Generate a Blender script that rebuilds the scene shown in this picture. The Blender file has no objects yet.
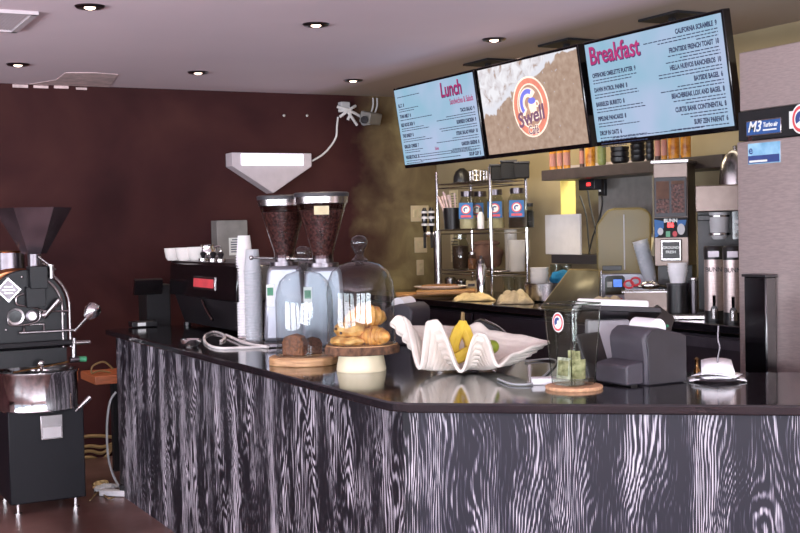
import bpy, bmesh, math, random
from math import sin, cos, pi, radians, atan2, sqrt
from mathutils import Vector, Matrix
random.seed(11)
S = bpy.context.scene
COL = S.collection

# ------------------------------------------------------------------ camera
YAW, PITCH, ROLL, F, CH = radians(27.98), radians(-1.853), radians(1.278), 1200.0, 1.6
fw = Vector((sin(YAW)*cos(PITCH), cos(YAW)*cos(PITCH), sin(PITCH)))
r0 = Vector((cos(YAW), -sin(YAW), 0)); u0 = r0.cross(fw)
rt = r0*cos(ROLL) - u0*sin(ROLL); up = u0*cos(ROLL) + r0*sin(ROLL)
CP = Vector((0, 0, CH))
cd = bpy.data.cameras.new('camera'); cam = bpy.data.objects.new('camera', cd); COL.objects.link(cam)
cd.sensor_width = 36; cd.lens = 36*F/800; cd.clip_start = .05; cd.clip_end = 60
mx = Matrix((rt, up, -fw)).transposed().to_4x4(); mx.translation = CP; cam.matrix_world = mx
S.camera = cam

# points of the room measured on its real planes (wall planes X / Y, worktop planes Z)
def ray(x, y): return fw + rt*((x-400)/F) + up*((266.5-y)/F)
def ox(x, y, X): d = ray(x, y); return CP + d*(X/d.x)
def oy(x, y, Y): d = ray(x, y); return CP + d*(Y/d.y)
def oz(x, y, Z): d = ray(x, y); return CP + d*((Z-CH)/d.z)
def zat0(py, px, p):                               # height of picture row py above the spot p
    d = ray(px, py); k = (p.x*d.x+p.y*d.y)/(d.x*d.x+d.y*d.y); return CH+d.z*k
def facing(x, y): return -atan2(x, y)
def ppm(p): return F/((Vector(p)-CP).dot(fw))

# ------------------------------------------------------------------ materials
MATS = {}
def nodes(name):
    m = bpy.data.materials.new(name); m.use_nodes = True
    n = m.node_tree.nodes; n.clear(); out = n.new('ShaderNodeOutputMaterial')
    MATS[name] = m
    return m, n, m.node_tree.links, out
def srgb(c):
    return tuple(((v/255)/12.92 if v/255 <= .04045 else ((v/255+.055)/1.055)**2.4) for v in c[:3]) + (1,)
def mat(name, col, rough=.5, metal=0., var=.12, vs=14., bump=0., bs=60., emit=0., coat=0., spec=.5, stretch=None, col2=None):
    m, n, l, out = nodes(name)
    p = n.new('ShaderNodeBsdfPrincipled'); l.new(p.outputs[0], out.inputs[0])
    p.inputs['Roughness'].default_value = rough; p.inputs['Metallic'].default_value = metal
    p.inputs['Specular IOR Level'].default_value = spec; p.inputs['Coat Weight'].default_value = coat
    tc = n.new('ShaderNodeTexCoord'); vec = tc.outputs['Object']
    if stretch:
        mp = n.new('ShaderNodeMapping'); mp.inputs['Scale'].default_value = stretch
        l.new(vec, mp.inputs[0]); vec = mp.outputs[0]
    nz = n.new('ShaderNodeTexNoise'); nz.inputs['Scale'].default_value = vs; nz.inputs['Detail'].default_value = 4
    l.new(vec, nz.inputs['Vector'])
    r = n.new('ShaderNodeValToRGB'); c = srgb(col); l.new(nz.outputs[0], r.inputs[0])
    a = tuple(v*(1-var) for v in c[:3])+(1,)
    b = srgb(col2) if col2 else tuple(min(1, v*(1+var)) for v in c[:3])+(1,)
    r.color_ramp.elements[0].position = .35; r.color_ramp.elements[1].position = .65
    r.color_ramp.elements[0].color = a; r.color_ramp.elements[1].color = b
    l.new(r.outputs[0], p.inputs['Base Color'])
    if emit: l.new(r.outputs[0], p.inputs['Emission Color']); p.inputs['Emission Strength'].default_value = emit
    if bump:
        bz = n.new('ShaderNodeTexNoise'); bz.inputs['Scale'].default_value = bs; l.new(vec, bz.inputs['Vector'])
        bp = n.new('ShaderNodeBump'); bp.inputs['Strength'].default_value = bump; bp.inputs['Distance'].default_value = .01
        l.new(bz.outputs[0], bp.inputs['Height']); l.new(bp.outputs[0], p.inputs['Normal'])
    return m
def glass(name, tint=(235, 240, 240), edge=(186, 188, 194), gl=.9, rough=.02, clear=.985, frost=0., start=.62):
    m, n, l, out = nodes(name)
    lw = n.new('ShaderNodeLayerWeight'); lw.inputs[0].default_value = .35
    r = n.new('ShaderNodeValToRGB'); l.new(lw.outputs['Facing'], r.inputs[0])
    r.color_ramp.elements[0].color = tuple(v*clear for v in srgb(tint)[:3])+(1,); r.color_ramp.elements[0].position = start
    r.color_ramp.elements[1].color = srgb(edge); r.color_ramp.elements[1].position = 1.
    t = n.new('ShaderNodeBsdfTransparent'); l.new(r.outputs[0], t.inputs[0])
    g = n.new('ShaderNodeBsdfGlossy'); g.inputs['Roughness'].default_value = rough; g.inputs[0].default_value = (gl, gl, gl, 1)
    l2 = n.new('ShaderNodeLayerWeight'); l2.inputs[0].default_value = .5
    pw = n.new('ShaderNodeMath'); pw.operation = 'POWER'; pw.inputs[1].default_value = 3.5; l.new(l2.outputs['Facing'], pw.inputs[0])
    ad = n.new('ShaderNodeMath'); ad.operation = 'MULTIPLY_ADD'; ad.inputs[1].default_value = .75; ad.inputs[2].default_value = .034; l.new(pw.outputs[0], ad.inputs[0])
    mix = n.new('ShaderNodeMixShader'); l.new(ad.outputs[0], mix.inputs[0]); l.new(t.outputs[0], mix.inputs[1]); l.new(g.outputs[0], mix.inputs[2])
    sh = mix
    if frost:
        d = n.new('ShaderNodeBsdfTranslucent'); d.inputs[0].default_value = srgb(tint)
        d2 = n.new('ShaderNodeBsdfDiffuse'); d2.inputs[0].default_value = srgb(tint)
        mm = n.new('ShaderNodeMixShader'); mm.inputs[0].default_value = .6; l.new(d.outputs[0], mm.inputs[1]); l.new(d2.outputs[0], mm.inputs[2])
        m2 = n.new('ShaderNodeMixShader'); m2.inputs[0].default_value = frost; l.new(mix.outputs[0], m2.inputs[1]); l.new(mm.outputs[0], m2.inputs[2]); sh = m2
    l.new(sh.outputs[0], out.inputs[0]); return m
def emitter(name, col, st):
    m, n, l, out = nodes(name)
    e = n.new('ShaderNodeEmission'); e.inputs[0].default_value = srgb(col); e.inputs[1].default_value = st
    l.new(e.outputs[0], out.inputs[0]); return m

mat('black_plastic', (17, 15, 18), .38, spec=.4); mat('black_gloss', (8, 7, 9), .12); mat('black_matte', (15, 13, 16), .7, spec=.3)
mat('charcoal', (52, 48, 56), .55, bump=.15, bs=300); mat('dark_grey', (38, 35, 40), .5)
mat('white_plastic', (226, 222, 224), .4, var=.04); mat('white_paper', (236, 233, 236), .8, var=.05)
mat('white_ceramic', (232, 226, 220), .2, var=.04); mat('grey_paint', (120, 116, 112), .5); mat('light_grey', (185, 182, 184), .45, var=.05)
mat('till_grey', (150, 146, 152), .5, var=.04); mat('lamp_white', (196, 182, 186), .5, var=.05)
mat('steel', (166, 160, 160), .26, 1., var=.08); mat('brushed', (190, 172, 168), .4, .8, var=.1, stretch=(2, 2, 14)); mat('chrome', (225, 222, 222), .07, 1., var=.03)
mat('dark_steel', (92, 86, 90), .28, 1.); mat('brass', (158, 118, 74), .25, 1.); mat('copper', (190, 120, 80), .3, 1.)
mat('silver_paint', (132, 132, 142), .3, .6, var=.03)
mat('roaster_black', (7, 6, 10), .4, var=.1, spec=.25); mat('roaster_cabinet', (8, 8, 14), .5, var=.08, spec=.2)
mat('kitchen_steel', (104, 92, 86), .36, 1., var=.1); mat('smoky_steel', (128, 112, 120), .2, .9, var=.35, vs=5)
mat('beans', (30, 17, 16), .45, var=.6, vs=75, bump=1., bs=80, col2=(120, 78, 70))
mat('ground_coffee', (52, 32, 24), .8, var=.4, vs=90)
mat('bark', (88, 58, 38), .9, var=.5, vs=40, bump=.8, bs=50); mat('slab_wood', (176, 124, 80), .55, var=.3, vs=9, stretch=(1, 1, 8), col2=(206, 158, 108))
mat('board_wood', (176, 122, 66), .5, var=.25, vs=10, stretch=(1, 8, 8)); mat('dark_board', (128, 82, 46), .5, var=.25, vs=10, stretch=(8, 1, 8))
mat('cork', (196, 146, 108), .8, var=.2, vs=90); mat('cream', (222, 208, 172), .35, var=.05)
mat('pastry', (238, 154, 62), .45, var=.4, vs=26, bump=.35, bs=50, col2=(250, 196, 112)); mat('pastry_dark', (214, 118, 36), .45, var=.35, vs=30, bump=.3, bs=60, col2=(232, 168, 84))
mat('chocolate', (58, 32, 28), .5); mat('cake', (122, 74, 46), .85, var=.4, vs=60, bump=.7, bs=90); mat('brownie', (82, 50, 36), .85, var=.4, vs=60, bump=.6, bs=90)
mat('shell', (222, 212, 200), .5, var=.1, vs=12, bump=.2, bs=40)
mat('banana', (232, 190, 40), .5, var=.25, vs=9, col2=(240, 206, 70)); mat('banana_tip', (112, 88, 48), .7); mat('lime', (126, 140, 30), .4, var=.2, vs=30, bump=.15, bs=120)
mat('cardboard', (168, 124, 82), .8); mat('towel', (214, 186, 132), .95, var=.12, bump=.6, bs=80); mat('towel_grey', (196, 176, 140), .95, bump=.6, bs=80)
mat('blue_cloth', (20, 112, 158), .95, var=.3, vs=18, bump=.8, bs=40); mat('tag_blue', (28, 92, 156), .6); mat('red', (198, 44, 54), .5); mat('label_red', (214, 66, 72), .5)
mat('straw', (214, 184, 184), .6, var=.2, vs=40); mat('amber', (176, 96, 24), .25, var=.35, vs=20, col2=(218, 146, 48)); mat('pink_label', (170, 110, 100), .6)
mat('green_bill', (176, 188, 156), .8, var=.3, vs=60, col2=(222, 224, 200)); mat('bill_back', (132, 132, 82), .8, var=.35, vs=50, col2=(180, 178, 130))
mat('shelf_wood', (52, 42, 42), .5, var=.2); mat('paper_note', (206, 190, 150), .8, var=.12, vs=30); mat('switch_plate', (206, 186, 150), .45, var=.04)
mat('under_counter', (46, 42, 48), .35, var=.15); mat('grey_strip', (92, 88, 96), .3, .6)
mat('brown_bag', (92, 62, 48), .8, var=.25); mat('orange_wood', (176, 92, 56), .45, var=.2, stretch=(1, 8, 8)); mat('cable_grey', (156, 158, 160), .5); mat('cable_yellow', (128, 102, 62), .5); mat('cable_white', (222, 216, 214), .5)
mat('green_knob', (60, 150, 104), .4); mat('sticker_white', (230, 232, 228), .5, var=.05); mat('sticker_green', (40, 128, 88), .5); mat('blue_badge', (36, 78, 140), .4)
mat('sticker_sky', (70, 150, 204), .4, var=.3, vs=9, col2=(150, 200, 226)); mat('sticker_navy', (44, 62, 120), .4)
mat('logo_cream', (236, 214, 190), .6, emit=.55); mat('logo_orange', (212, 122, 98), .6, emit=.4); mat('logo_blue', (104, 110, 206), .6, emit=.4); mat('logo_ink', (112, 74, 98), .6, emit=.25); mat('logo_sand', (164, 126, 104), .6, emit=.5)
mat('menu_ink', (30, 40, 70), .8); mat('menu_magenta', (160, 26, 92), .7, emit=.12); mat('menu_shadow', (62, 40, 84), .7)
mat('lcd_red', (255, 40, 40), .4, emit=3); mat('lcd_blue', (70, 120, 220), .4, emit=1); mat('yellow_jamb', (206, 186, 96), .6, var=.06); mat('dull_brass', (158, 138, 92), .4, .8); mat('gold_sheet', (96, 90, 70), .45, .5)
mat('olive_tin', (120, 128, 70), .4); mat('black_wire', (20, 20, 22), .5); mat('screw', (200, 196, 190), .4, .8); mat('debris_white', (216, 216, 220), .6)
glass('glass'); glass('jar_glass', (228, 230, 222), (140, 142, 136), clear=.95); glass('thick_glass', (240, 243, 240), (92, 100, 96), clear=.985)
glass('hopper_glass', (212, 196, 196), (112, 92, 96), clear=.8); glass('plastic_clear', (236, 238, 242), (170, 172, 176), clear=.95, frost=.6); glass('deli_plastic', (222, 218, 214), (150, 150, 150), frost=.72); glass('blender_hood', (184, 168, 118), (112, 102, 76), gl=.35, rough=.2, frost=.45, clear=.9)
glass('jar_pane', (238, 242, 238), (150, 158, 152), gl=.85, clear=.99); glass('knob_glass', (232, 235, 238), (62, 66, 72), gl=1., clear=.95, start=.3); glass('glass_edge', (206, 212, 204), (120, 128, 122), clear=.75)
emitter('lamp_glow', (235, 232, 255), 3.0); emitter('bulb_glow', (255, 214, 190), 9.0)

def mat_wall():                                   # mottled oxblood brown faux-finish plaster, kitchen light painted in as olive towards the corner
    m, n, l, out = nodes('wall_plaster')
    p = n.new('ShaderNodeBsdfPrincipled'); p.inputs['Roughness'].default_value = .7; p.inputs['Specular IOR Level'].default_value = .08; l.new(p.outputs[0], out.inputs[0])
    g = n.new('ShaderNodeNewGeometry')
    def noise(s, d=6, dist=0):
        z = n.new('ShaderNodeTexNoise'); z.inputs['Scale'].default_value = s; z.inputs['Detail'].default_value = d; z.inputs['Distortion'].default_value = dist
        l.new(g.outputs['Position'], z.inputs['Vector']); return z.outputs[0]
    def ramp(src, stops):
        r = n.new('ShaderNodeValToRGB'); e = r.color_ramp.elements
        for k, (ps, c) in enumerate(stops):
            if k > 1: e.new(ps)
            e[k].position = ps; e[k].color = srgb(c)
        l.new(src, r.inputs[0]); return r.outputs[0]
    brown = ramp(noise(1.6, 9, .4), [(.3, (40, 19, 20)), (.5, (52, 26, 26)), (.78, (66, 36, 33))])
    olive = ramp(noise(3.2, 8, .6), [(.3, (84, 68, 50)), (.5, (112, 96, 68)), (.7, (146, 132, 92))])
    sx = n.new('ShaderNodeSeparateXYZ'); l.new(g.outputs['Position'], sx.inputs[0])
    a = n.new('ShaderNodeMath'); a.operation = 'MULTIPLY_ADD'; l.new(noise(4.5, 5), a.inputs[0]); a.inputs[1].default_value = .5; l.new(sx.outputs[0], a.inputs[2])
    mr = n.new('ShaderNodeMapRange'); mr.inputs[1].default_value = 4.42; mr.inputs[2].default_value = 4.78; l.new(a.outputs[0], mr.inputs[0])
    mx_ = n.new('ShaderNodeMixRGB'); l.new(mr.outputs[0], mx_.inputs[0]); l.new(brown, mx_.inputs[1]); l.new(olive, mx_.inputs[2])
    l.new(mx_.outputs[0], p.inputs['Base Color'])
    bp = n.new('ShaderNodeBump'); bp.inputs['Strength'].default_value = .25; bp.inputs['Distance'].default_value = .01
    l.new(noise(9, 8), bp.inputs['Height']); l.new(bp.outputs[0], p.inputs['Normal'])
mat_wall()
def mat_ceiling():                                # lilac paint; tan band paints in shade and warm light over the kitchen
    m, n, l, out = nodes('ceiling_paint')
    p = n.new('ShaderNodeBsdfPrincipled'); p.inputs['Roughness'].default_value = .7; l.new(p.outputs[0], out.inputs[0])
    g = n.new('ShaderNodeNewGeometry'); sx = n.new('ShaderNodeSeparateXYZ'); l.new(g.outputs['Position'], sx.inputs[0])
    mr = n.new('ShaderNodeMapRange'); mr.inputs[1].default_value = 3.72; mr.inputs[2].default_value = 3.95; l.new(sx.outputs[0], mr.inputs[0])
    z = n.new('ShaderNodeTexNoise'); z.inputs['Scale'].default_value = 1.1; z.inputs['Detail'].default_value = 5; l.new(g.outputs['Position'], z.inputs['Vector'])
    r = n.new('ShaderNodeValToRGB'); l.new(z.outputs[0], r.inputs[0])
    r.color_ramp.elements[0].color = srgb((222, 198, 208)); r.color_ramp.elements[1].color = srgb((238, 216, 222))
    x = n.new('ShaderNodeMixRGB'); l.new(mr.outputs[0], x.inputs[0]); l.new(r.outputs[0], x.inputs[1]); x.inputs[2].default_value = srgb((168, 148, 134))
    l.new(x.outputs[0], p.inputs['Base Color'])
    bp = n.new('ShaderNodeBump'); bp.inputs['Strength'].default_value = .2; bp.inputs['Distance'].default_value = .01
    z2 = n.new('ShaderNodeTexNoise'); z2.inputs['Scale'].default_value = 3; l.new(g.outputs['Position'], z2.inputs['Vector'])
    l.new(z2.outputs[0], bp.inputs['Height']); l.new(bp.outputs[0], p.inputs['Normal'])
mat_ceiling()
mat('kitchen_wall', (150, 134, 102), .6, var=.08, vs=3); mat('back_room', (150, 148, 140), .7, var=.1, vs=3); mat('plain_wall', (150, 130, 126), .7)
mat('floor_stain', (88, 56, 50), .32, var=.4, vs=2.2, bump=.1, bs=5, col2=(122, 90, 84)); mat('old_plaster', (214, 186, 184), .8, var=.2, vs=16)
def mat_grain(name, freq, dark, mid, lite, t0):   # limed wood veneer: pale pores running up a dark board
    m, n, l, out = nodes(name)
    p = n.new('ShaderNodeBsdfPrincipled'); p.inputs['Roughness'].default_value = .5; p.inputs['Specular IOR Level'].default_value = .2; l.new(p.outputs[0], out.inputs[0])
    tc = n.new('ShaderNodeTexCoord')
    def mapped(sc):
        mp = n.new('ShaderNodeMapping'); mp.inputs['Scale'].default_value = sc; l.new(tc.outputs['Object'], mp.inputs[0]); return mp.outputs[0]
    def noise(vec, s, d=2, w=0):
        z = n.new('ShaderNodeTexNoise'); z.inputs['Scale'].default_value = s; z.inputs['Detail'].default_value = d; z.inputs['Distortion'].default_value = w
        l.new(vec, z.inputs['Vector']); return z.outputs[0]
    def math(op, a, b):
        q = n.new('ShaderNodeMath'); q.operation = op
        for k, v in enumerate((a, b)):
            if isinstance(v, (int, float)): q.inputs[k].default_value = v
            else: l.new(v, q.inputs[k])
        return q.outputs[0]
    sx = n.new('ShaderNodeSeparateXYZ'); l.new(tc.outputs['Object'], sx.inputs[0])
    wob = noise(mapped((3.2, 3, .95)), 1, 2, .15)                       # growth-ring figure, arching here and there
    jit = noise(mapped((30, 3, 5)), 1, 2)
    phase = math('ADD', math('ADD', math('MULTIPLY', sx.outputs[0], freq), math('MULTIPLY', wob, 105)), math('MULTIPLY', jit, 7.0))
    ring = math('ABSOLUTE', math('SINE', phase, 0), 0)
    pore = noise(mapped((freq*1.6, 3, 7)), 1, 2)
    dens = noise(mapped((9, 3, 1.3)), 1, 2)
    v = math('ADD', math('MULTIPLY', ring, .42), math('MULTIPLY', pore, .8))
    v = math('ADD', v, math('MULTIPLY', math('SUBTRACT', dens, .5), .8))
    r = n.new('ShaderNodeValToRGB'); l.new(v, r.inputs[0]); e = r.color_ramp.elements
    e[0].position = t0; e[0].color = srgb(dark); e[1].position = t0+.09; e[1].color = srgb(mid); e.new(t0+.2); e[2].color = srgb(lite)
    l.new(r.outputs[0], p.inputs['Base Color'])
    return m
mat_grain('limed_grain_side', 165, (17, 15, 21), (56, 53, 62), (190, 183, 192), .70)
mat_grain('limed_grain_front', 270, (24, 22, 31), (72, 68, 82), (190, 184, 192), .74)
def mat_top():
    m, n, l, out = nodes('counter_stone')
    p = n.new('ShaderNodeBsdfPrincipled'); l.new(p.outputs[0], out.inputs[0]); p.inputs['Roughness'].default_value = .1
    p.inputs['Specular IOR Level'].default_value = .8
    tc = n.new('ShaderNodeTexCoord'); z = n.new('ShaderNodeTexNoise'); z.inputs['Scale'].default_value = 220; l.new(tc.outputs['Object'], z.inputs['Vector'])
    r = n.new('ShaderNodeValToRGB'); l.new(z.outputs[0], r.inputs[0]); e = r.color_ramp.elements
    e[0].position = .45; e[0].color = srgb((15, 14, 17)); e[1].position = .8; e[1].color = srgb((34, 31, 36)); l.new(r.outputs[0], p.inputs['Base Color'])
mat_top()
def mat_screen():
    m, n, l, out = nodes('menu_glow')
    e = n.new('ShaderNodeEmission'); l.new(e.outputs[0], out.inputs[0]); e.inputs[1].default_value = .8
    tc = n.new('ShaderNodeTexCoord')
    z = n.new('ShaderNodeTexNoise'); z.inputs['Scale'].default_value = 3.2; z.inputs['Detail'].default_value = 2; l.new(tc.outputs['Object'], z.inputs['Vector'])
    r = n.new('ShaderNodeValToRGB'); l.new(z.outputs[0], r.inputs[0]); q = r.color_ramp.elements
    q[0].position = .3; q[0].color = srgb((146, 196, 222)); q[1].position = .7; q[1].color = srgb((188, 204, 240))
    l.new(r.outputs[0], e.inputs[0])
mat_screen()
def mat_beach():                                  # wet sand with a sheet of foam running in from the upper left
    m, n, l, out = nodes('beach_picture')
    e = n.new('ShaderNodeEmission'); l.new(e.outputs[0], out.inputs[0]); e.inputs[1].default_value = .88
    tc = n.new('ShaderNodeTexCoord'); sx = n.new('ShaderNodeSeparateXYZ'); l.new(tc.outputs['Object'], sx.inputs[0])
    def noise(s, d, w=0):
        z = n.new('ShaderNodeTexNoise'); z.inputs['Scale'].default_value = s; z.inputs['Detail'].default_value = d; z.inputs['Distortion'].default_value = w
        l.new(tc.outputs['Object'], z.inputs['Vector']); return z.outputs[0]
    def ramp(src, stops):
        r = n.new('ShaderNodeValToRGB'); q = r.color_ramp.elements
        for k, (ps, c) in enumerate(stops):
            if k > 1: q.new(ps)
            q[k].position = ps; q[k].color = srgb(c)
        l.new(src, r.inputs[0]); return r.outputs[0]
    def math(op, a, b):
        k = n.new('ShaderNodeMath'); k.operation = op
        for i, v in enumerate((a, b)):
            if isinstance(v, (int, float)): k.inputs[i].default_value = v
            else: l.new(v, k.inputs[i])
        return k.outputs[0]
    sand = ramp(noise(26, 8), [(.3, (166, 136, 118)), (.7, (194, 166, 148))])
    foam = ramp(noise(16, 7, .8), [(.34, (176, 146, 130)), (.45, (226, 220, 226)), (.6, (250, 248, 254))])
    d = math('SUBTRACT', sx.outputs[2], math('MULTIPLY', sx.outputs[0], .3))
    d = math('ADD', d, math('MULTIPLY', math('SUBTRACT', noise(7, 4, .5), .5), .22))
    edge = ramp(math('ADD', d, .5), [(.612, (0, 0, 0)), (.62, (255, 255, 255))])
    rim = ramp(math('ADD', d, .5), [(.61, (0, 0, 0)), (.625, (255, 255, 255)), (.645, (255, 255, 255)), (.68, (0, 0, 0))])
    x = n.new('ShaderNodeMixRGB'); l.new(edge, x.inputs[0]); l.new(sand, x.inputs[1]); l.new(foam, x.inputs[2])
    y = n.new('ShaderNodeMixRGB'); l.new(rim, y.inputs[0]); l.new(x.outputs[0], y.inputs[1]); y.inputs[2].default_value = srgb((236, 236, 246))
    fl = ramp(noise(34, 2), [(.7, (0, 0, 0)), (.76, (200, 200, 200))])
    w = n.new('ShaderNodeMixRGB'); l.new(fl, w.inputs[0]); l.new(y.outputs[0], w.inputs[1]); w.inputs[2].default_value = srgb((226, 228, 246))
    l.new(w.outputs[0], e.inputs[0])
mat_beach()

# ------------------------------------------------------------------ mesh helpers
def BM(): return bmesh.new()
def xf(bm, vs, c=(0, 0, 0), rot=None):
    M = Matrix.Translation(Vector(c))
    if rot:
        M = M @ Matrix.Rotation(rot[2], 4, 'Z') @ Matrix.Rotation(rot[1], 4, 'Y') @ Matrix.Rotation(rot[0], 4, 'X')
    for v in vs: v.co = M @ v.co
def box(bm, c, s, rot=None, taper=1.):
    vs = [bm.verts.new((x*s[0]/2*(taper if z > 0 else 1), y*s[1]/2*(taper if z > 0 else 1), z*s[2]/2)) for z in (-1, 1) for y in (-1, 1) for x in (-1, 1)]
    for f in ((0, 2, 3, 1), (4, 5, 7, 6), (0, 1, 5, 4), (2, 6, 7, 3), (0, 4, 6, 2), (1, 3, 7, 5)): bm.faces.new([vs[k] for k in f])
    xf(bm, vs, c, rot); return bm
def lathe(bm, prof, n=28, c=(0, 0, 0), rot=None, sx=1, sy=1):
    rings, vs = [], []
    for r, z in prof:
        if r < 1e-6: v = bm.verts.new((0, 0, z)); rings.append([v]); vs.append(v)
        else:
            g = [bm.verts.new((r*cos(2*pi*k/n)*sx, r*sin(2*pi*k/n)*sy, z)) for k in range(n)]; rings.append(g); vs += g
    for a, b in zip(rings, rings[1:]):
        if len(a) == 1 and len(b) == 1: continue
        for k in range(n):
            k2 = (k+1) % n
            if len(a) == 1: bm.faces.new((a[0], b[k2], b[k]))
            elif len(b) == 1: bm.faces.new((a[k], a[k2], b[0]))
            else: bm.faces.new((a[k], a[k2], b[k2], b[k]))
    for g, rev in ((rings[0], True), (rings[-1], False)):
        if len(g) > 1 and prof is not None and getattr(lathe, 'cap', True): bm.faces.new(g[::-1] if rev else g)
    xf(bm, vs, c, rot); return bm
def shellof(bm, prof, n=28, **k):                  # open surface of revolution
    lathe.cap = False; lathe(bm, prof, n, **k); lathe.cap = True; return bm
def cyl(bm, c, r, h, n=24, rot=None, r2=None):     # base at c
    return lathe(bm, [(r, 0), (r if r2 is None else r2, h)], n, c, rot)
def rod(bm, a, b, r, n=10, r2=None):
    a, b = Vector(a), Vector(b); return tube(bm, [a, b], r, n, r2)
def tube(bm, pts, r, n=8, r2=None, closed=False):
    pts = [Vector(p) for p in pts]; N = len(pts); rings = []; ref = None
    for i, p in enumerate(pts):
        t = (pts[(i+1) % N]-pts[i-1]) if closed else (pts[min(i+1, N-1)]-pts[max(i-1, 0)])
        t.normalize()
        if ref is None: ref = Vector((0, 0, 1)) if abs(t.z) < .9 else Vector((1, 0, 0))
        x = t.cross(ref).normalized(); y = x.cross(t).normalized(); ref = y
        rr = r(i/(N-1)) if callable(r) else (r if r2 is None else r+(r2-r)*i/(N-1))
        rings.append([bm.verts.new(p+x*(rr*cos(2*pi*k/n))+y*(rr*sin(2*pi*k/n))) for k in range(n)])
    prs = list(zip(rings, rings[1:])) + ([(rings[-1], rings[0])] if closed else [])
    for a, b in prs:
        for k in range(n): bm.faces.new((a[k], a[(k+1) % n], b[(k+1) % n], b[k]))
    if not closed: bm.faces.new(rings[0][::-1]); bm.faces.new(rings[-1])
    return bm
def smooth_path(ctrl, sub=6):
    P = [Vector(p) for p in ctrl]; out = []
    for i in range(len(P)-1):
        a, b, c, d = P[max(i-1, 0)], P[i], P[i+1], P[min(i+2, len(P)-1)]
        for k in range(sub):
            t = k/sub; out.append(.5*((2*b)+(c-a)*t+(2*a-5*b+4*c-d)*t*t+(3*b-a-3*c+d)*t**3))
    out.append(P[-1]); return out
def prism(bm, poly, a, b, axis='y', c=(0, 0, 0), rot=None):   # polygon extruded between a and b
    def pt(p, t): return {'y': (p[0], t, p[1]), 'z': (p[0], p[1], t), 'x': (t, p[0], p[1])}[axis]
    A = [bm.verts.new(pt(p, a)) for p in poly]; B_ = [bm.verts.new(pt(p, b)) for p in poly]; n = len(poly)
    bm.faces.new(A); bm.faces.new(B_[::-1])
    for k in range(n): bm.faces.new((A[k], B_[k], B_[(k+1) % n], A[(k+1) % n]))
    xf(bm, A+B_, c, rot); return bm
def ball(bm, c, r, s=(1, 1, 1), n=16, rot=None):
    return lathe(bm, [(r*sin(pi*k/n) if 0 < k < n else 0, -r*cos(pi*k/n)) for k in range(n+1)], 2*n, c, rot) if s == (1, 1, 1) else _ell(bm, c, r, s, n, rot)
def _ell(bm, c, r, s, n, rot):
    k0 = len(bm.verts); lathe(bm, [(r*sin(pi*k/n) if 0 < k < n else 0, -r*cos(pi*k/n)) for k in range(n+1)], 2*n)
    bm.verts.ensure_lookup_table(); vs = bm.verts[k0:]
    for v in vs: v.co = Vector((v.co.x*s[0], v.co.y*s[1], v.co.z*s[2]))
    xf(bm, vs, c, rot); return bm
def obj(name, bm, m, parent=None, loc=None, rot=None, bev=0., ang=38, solid=0.):
    bmesh.ops.recalc_face_normals(bm, faces=bm.faces[:])
    me = bpy.data.meshes.new(name); bm.to_mesh(me); bm.free()
    for p in me.polygons: p.use_smooth = True
    me.set_sharp_from_angle(angle=radians(ang))
    o = bpy.data.objects.new(name, me); COL.objects.link(o); me.materials.append(MATS[m])
    if parent: o.parent = parent
    if loc is not None: o.location = loc
    if rot is not None: o.rotation_euler = rot
    if solid: s = o.modifiers.new('solid', 'SOLIDIFY'); s.thickness = solid; s.offset = 0
    if bev:
        b = o.modifiers.new('bevel', 'BEVEL'); b.width = bev; b.segments = 2; b.limit_method = 'ANGLE'; b.angle_limit = radians(35); b.harden_normals = False
    return o
def tag(o, label, cat, group=None, kind=None):
    o['label'] = label; o['category'] = cat
    if group: o['group'] = group
    if kind: o['kind'] = kind
    return o
def thing(name, label, cat, loc=(0, 0, 0), rz=0., group=None, rx=0.):
    o = bpy.data.objects.new(name, None); COL.objects.link(o); o.location = loc; o.rotation_euler = (rx, 0, rz); o.empty_display_size = .05
    return tag(o, label, cat, group)
def struct(name, bm, m, **k): o = obj(name, bm, m, **k); o['kind'] = 'structure'; return o
def dup(root, loc=None, rz=None, label=None, group=None):
    r = root.copy(); COL.objects.link(r)
    if loc is not None: r.location = loc
    if rz is not None: r.rotation_euler = (root.rotation_euler[0], 0, rz)
    if label: r['label'] = label
    if group: r['group'] = group
    for ch in list(root.children):
        c = ch.copy(); COL.objects.link(c); c.parent = r
        for g in list(ch.children):
            d = g.copy(); COL.objects.link(d); d.parent = c
    return r
def flat(name, pts, m, parent, y=0., th=.0006):      # a thin flat shape facing local -Y
    return obj(name, prism(BM(), pts, y-th, y), m, parent)
def ellipse(cx, cz, a, b, n=40, t0=0., t1=2*pi): return [(cx+a*cos(t0+(t1-t0)*k/(n if t1-t0 >= 2*pi-1e-6 else n-1)), cz+b*sin(t0+(t1-t0)*k/(n if t1-t0 >= 2*pi-1e-6 else n-1))) for k in range(n)]
def text(body, size, m, parent, x, z, y=-.001, align='LEFT', bold=0., shear=0., rz=0., sx=1., name='lettering', space=1.):
    c = bpy.data.curves.new(name, 'FONT'); c.body = body; c.size = size; c.align_x = align; c.offset = bold; c.shear = shear; c.extrude = .0002; c.space_character = space; c.resolution_u = 3
    tmp = bpy.data.objects.new(name, c); COL.objects.link(tmp); bpy.context.view_layer.update()
    me = bpy.data.meshes.new_from_object(tmp.evaluated_get(bpy.context.evaluated_depsgraph_get())); bpy.data.objects.remove(tmp); bpy.data.curves.remove(c)
    me.materials.clear(); me.materials.append(MATS[m]); o = bpy.data.objects.new(name, me); COL.objects.link(o); o.parent = parent
    o.location = (x, y, z); o.rotation_euler = (pi/2, -rz, 0); o.scale = (sx, 1, 1); return o

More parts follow.
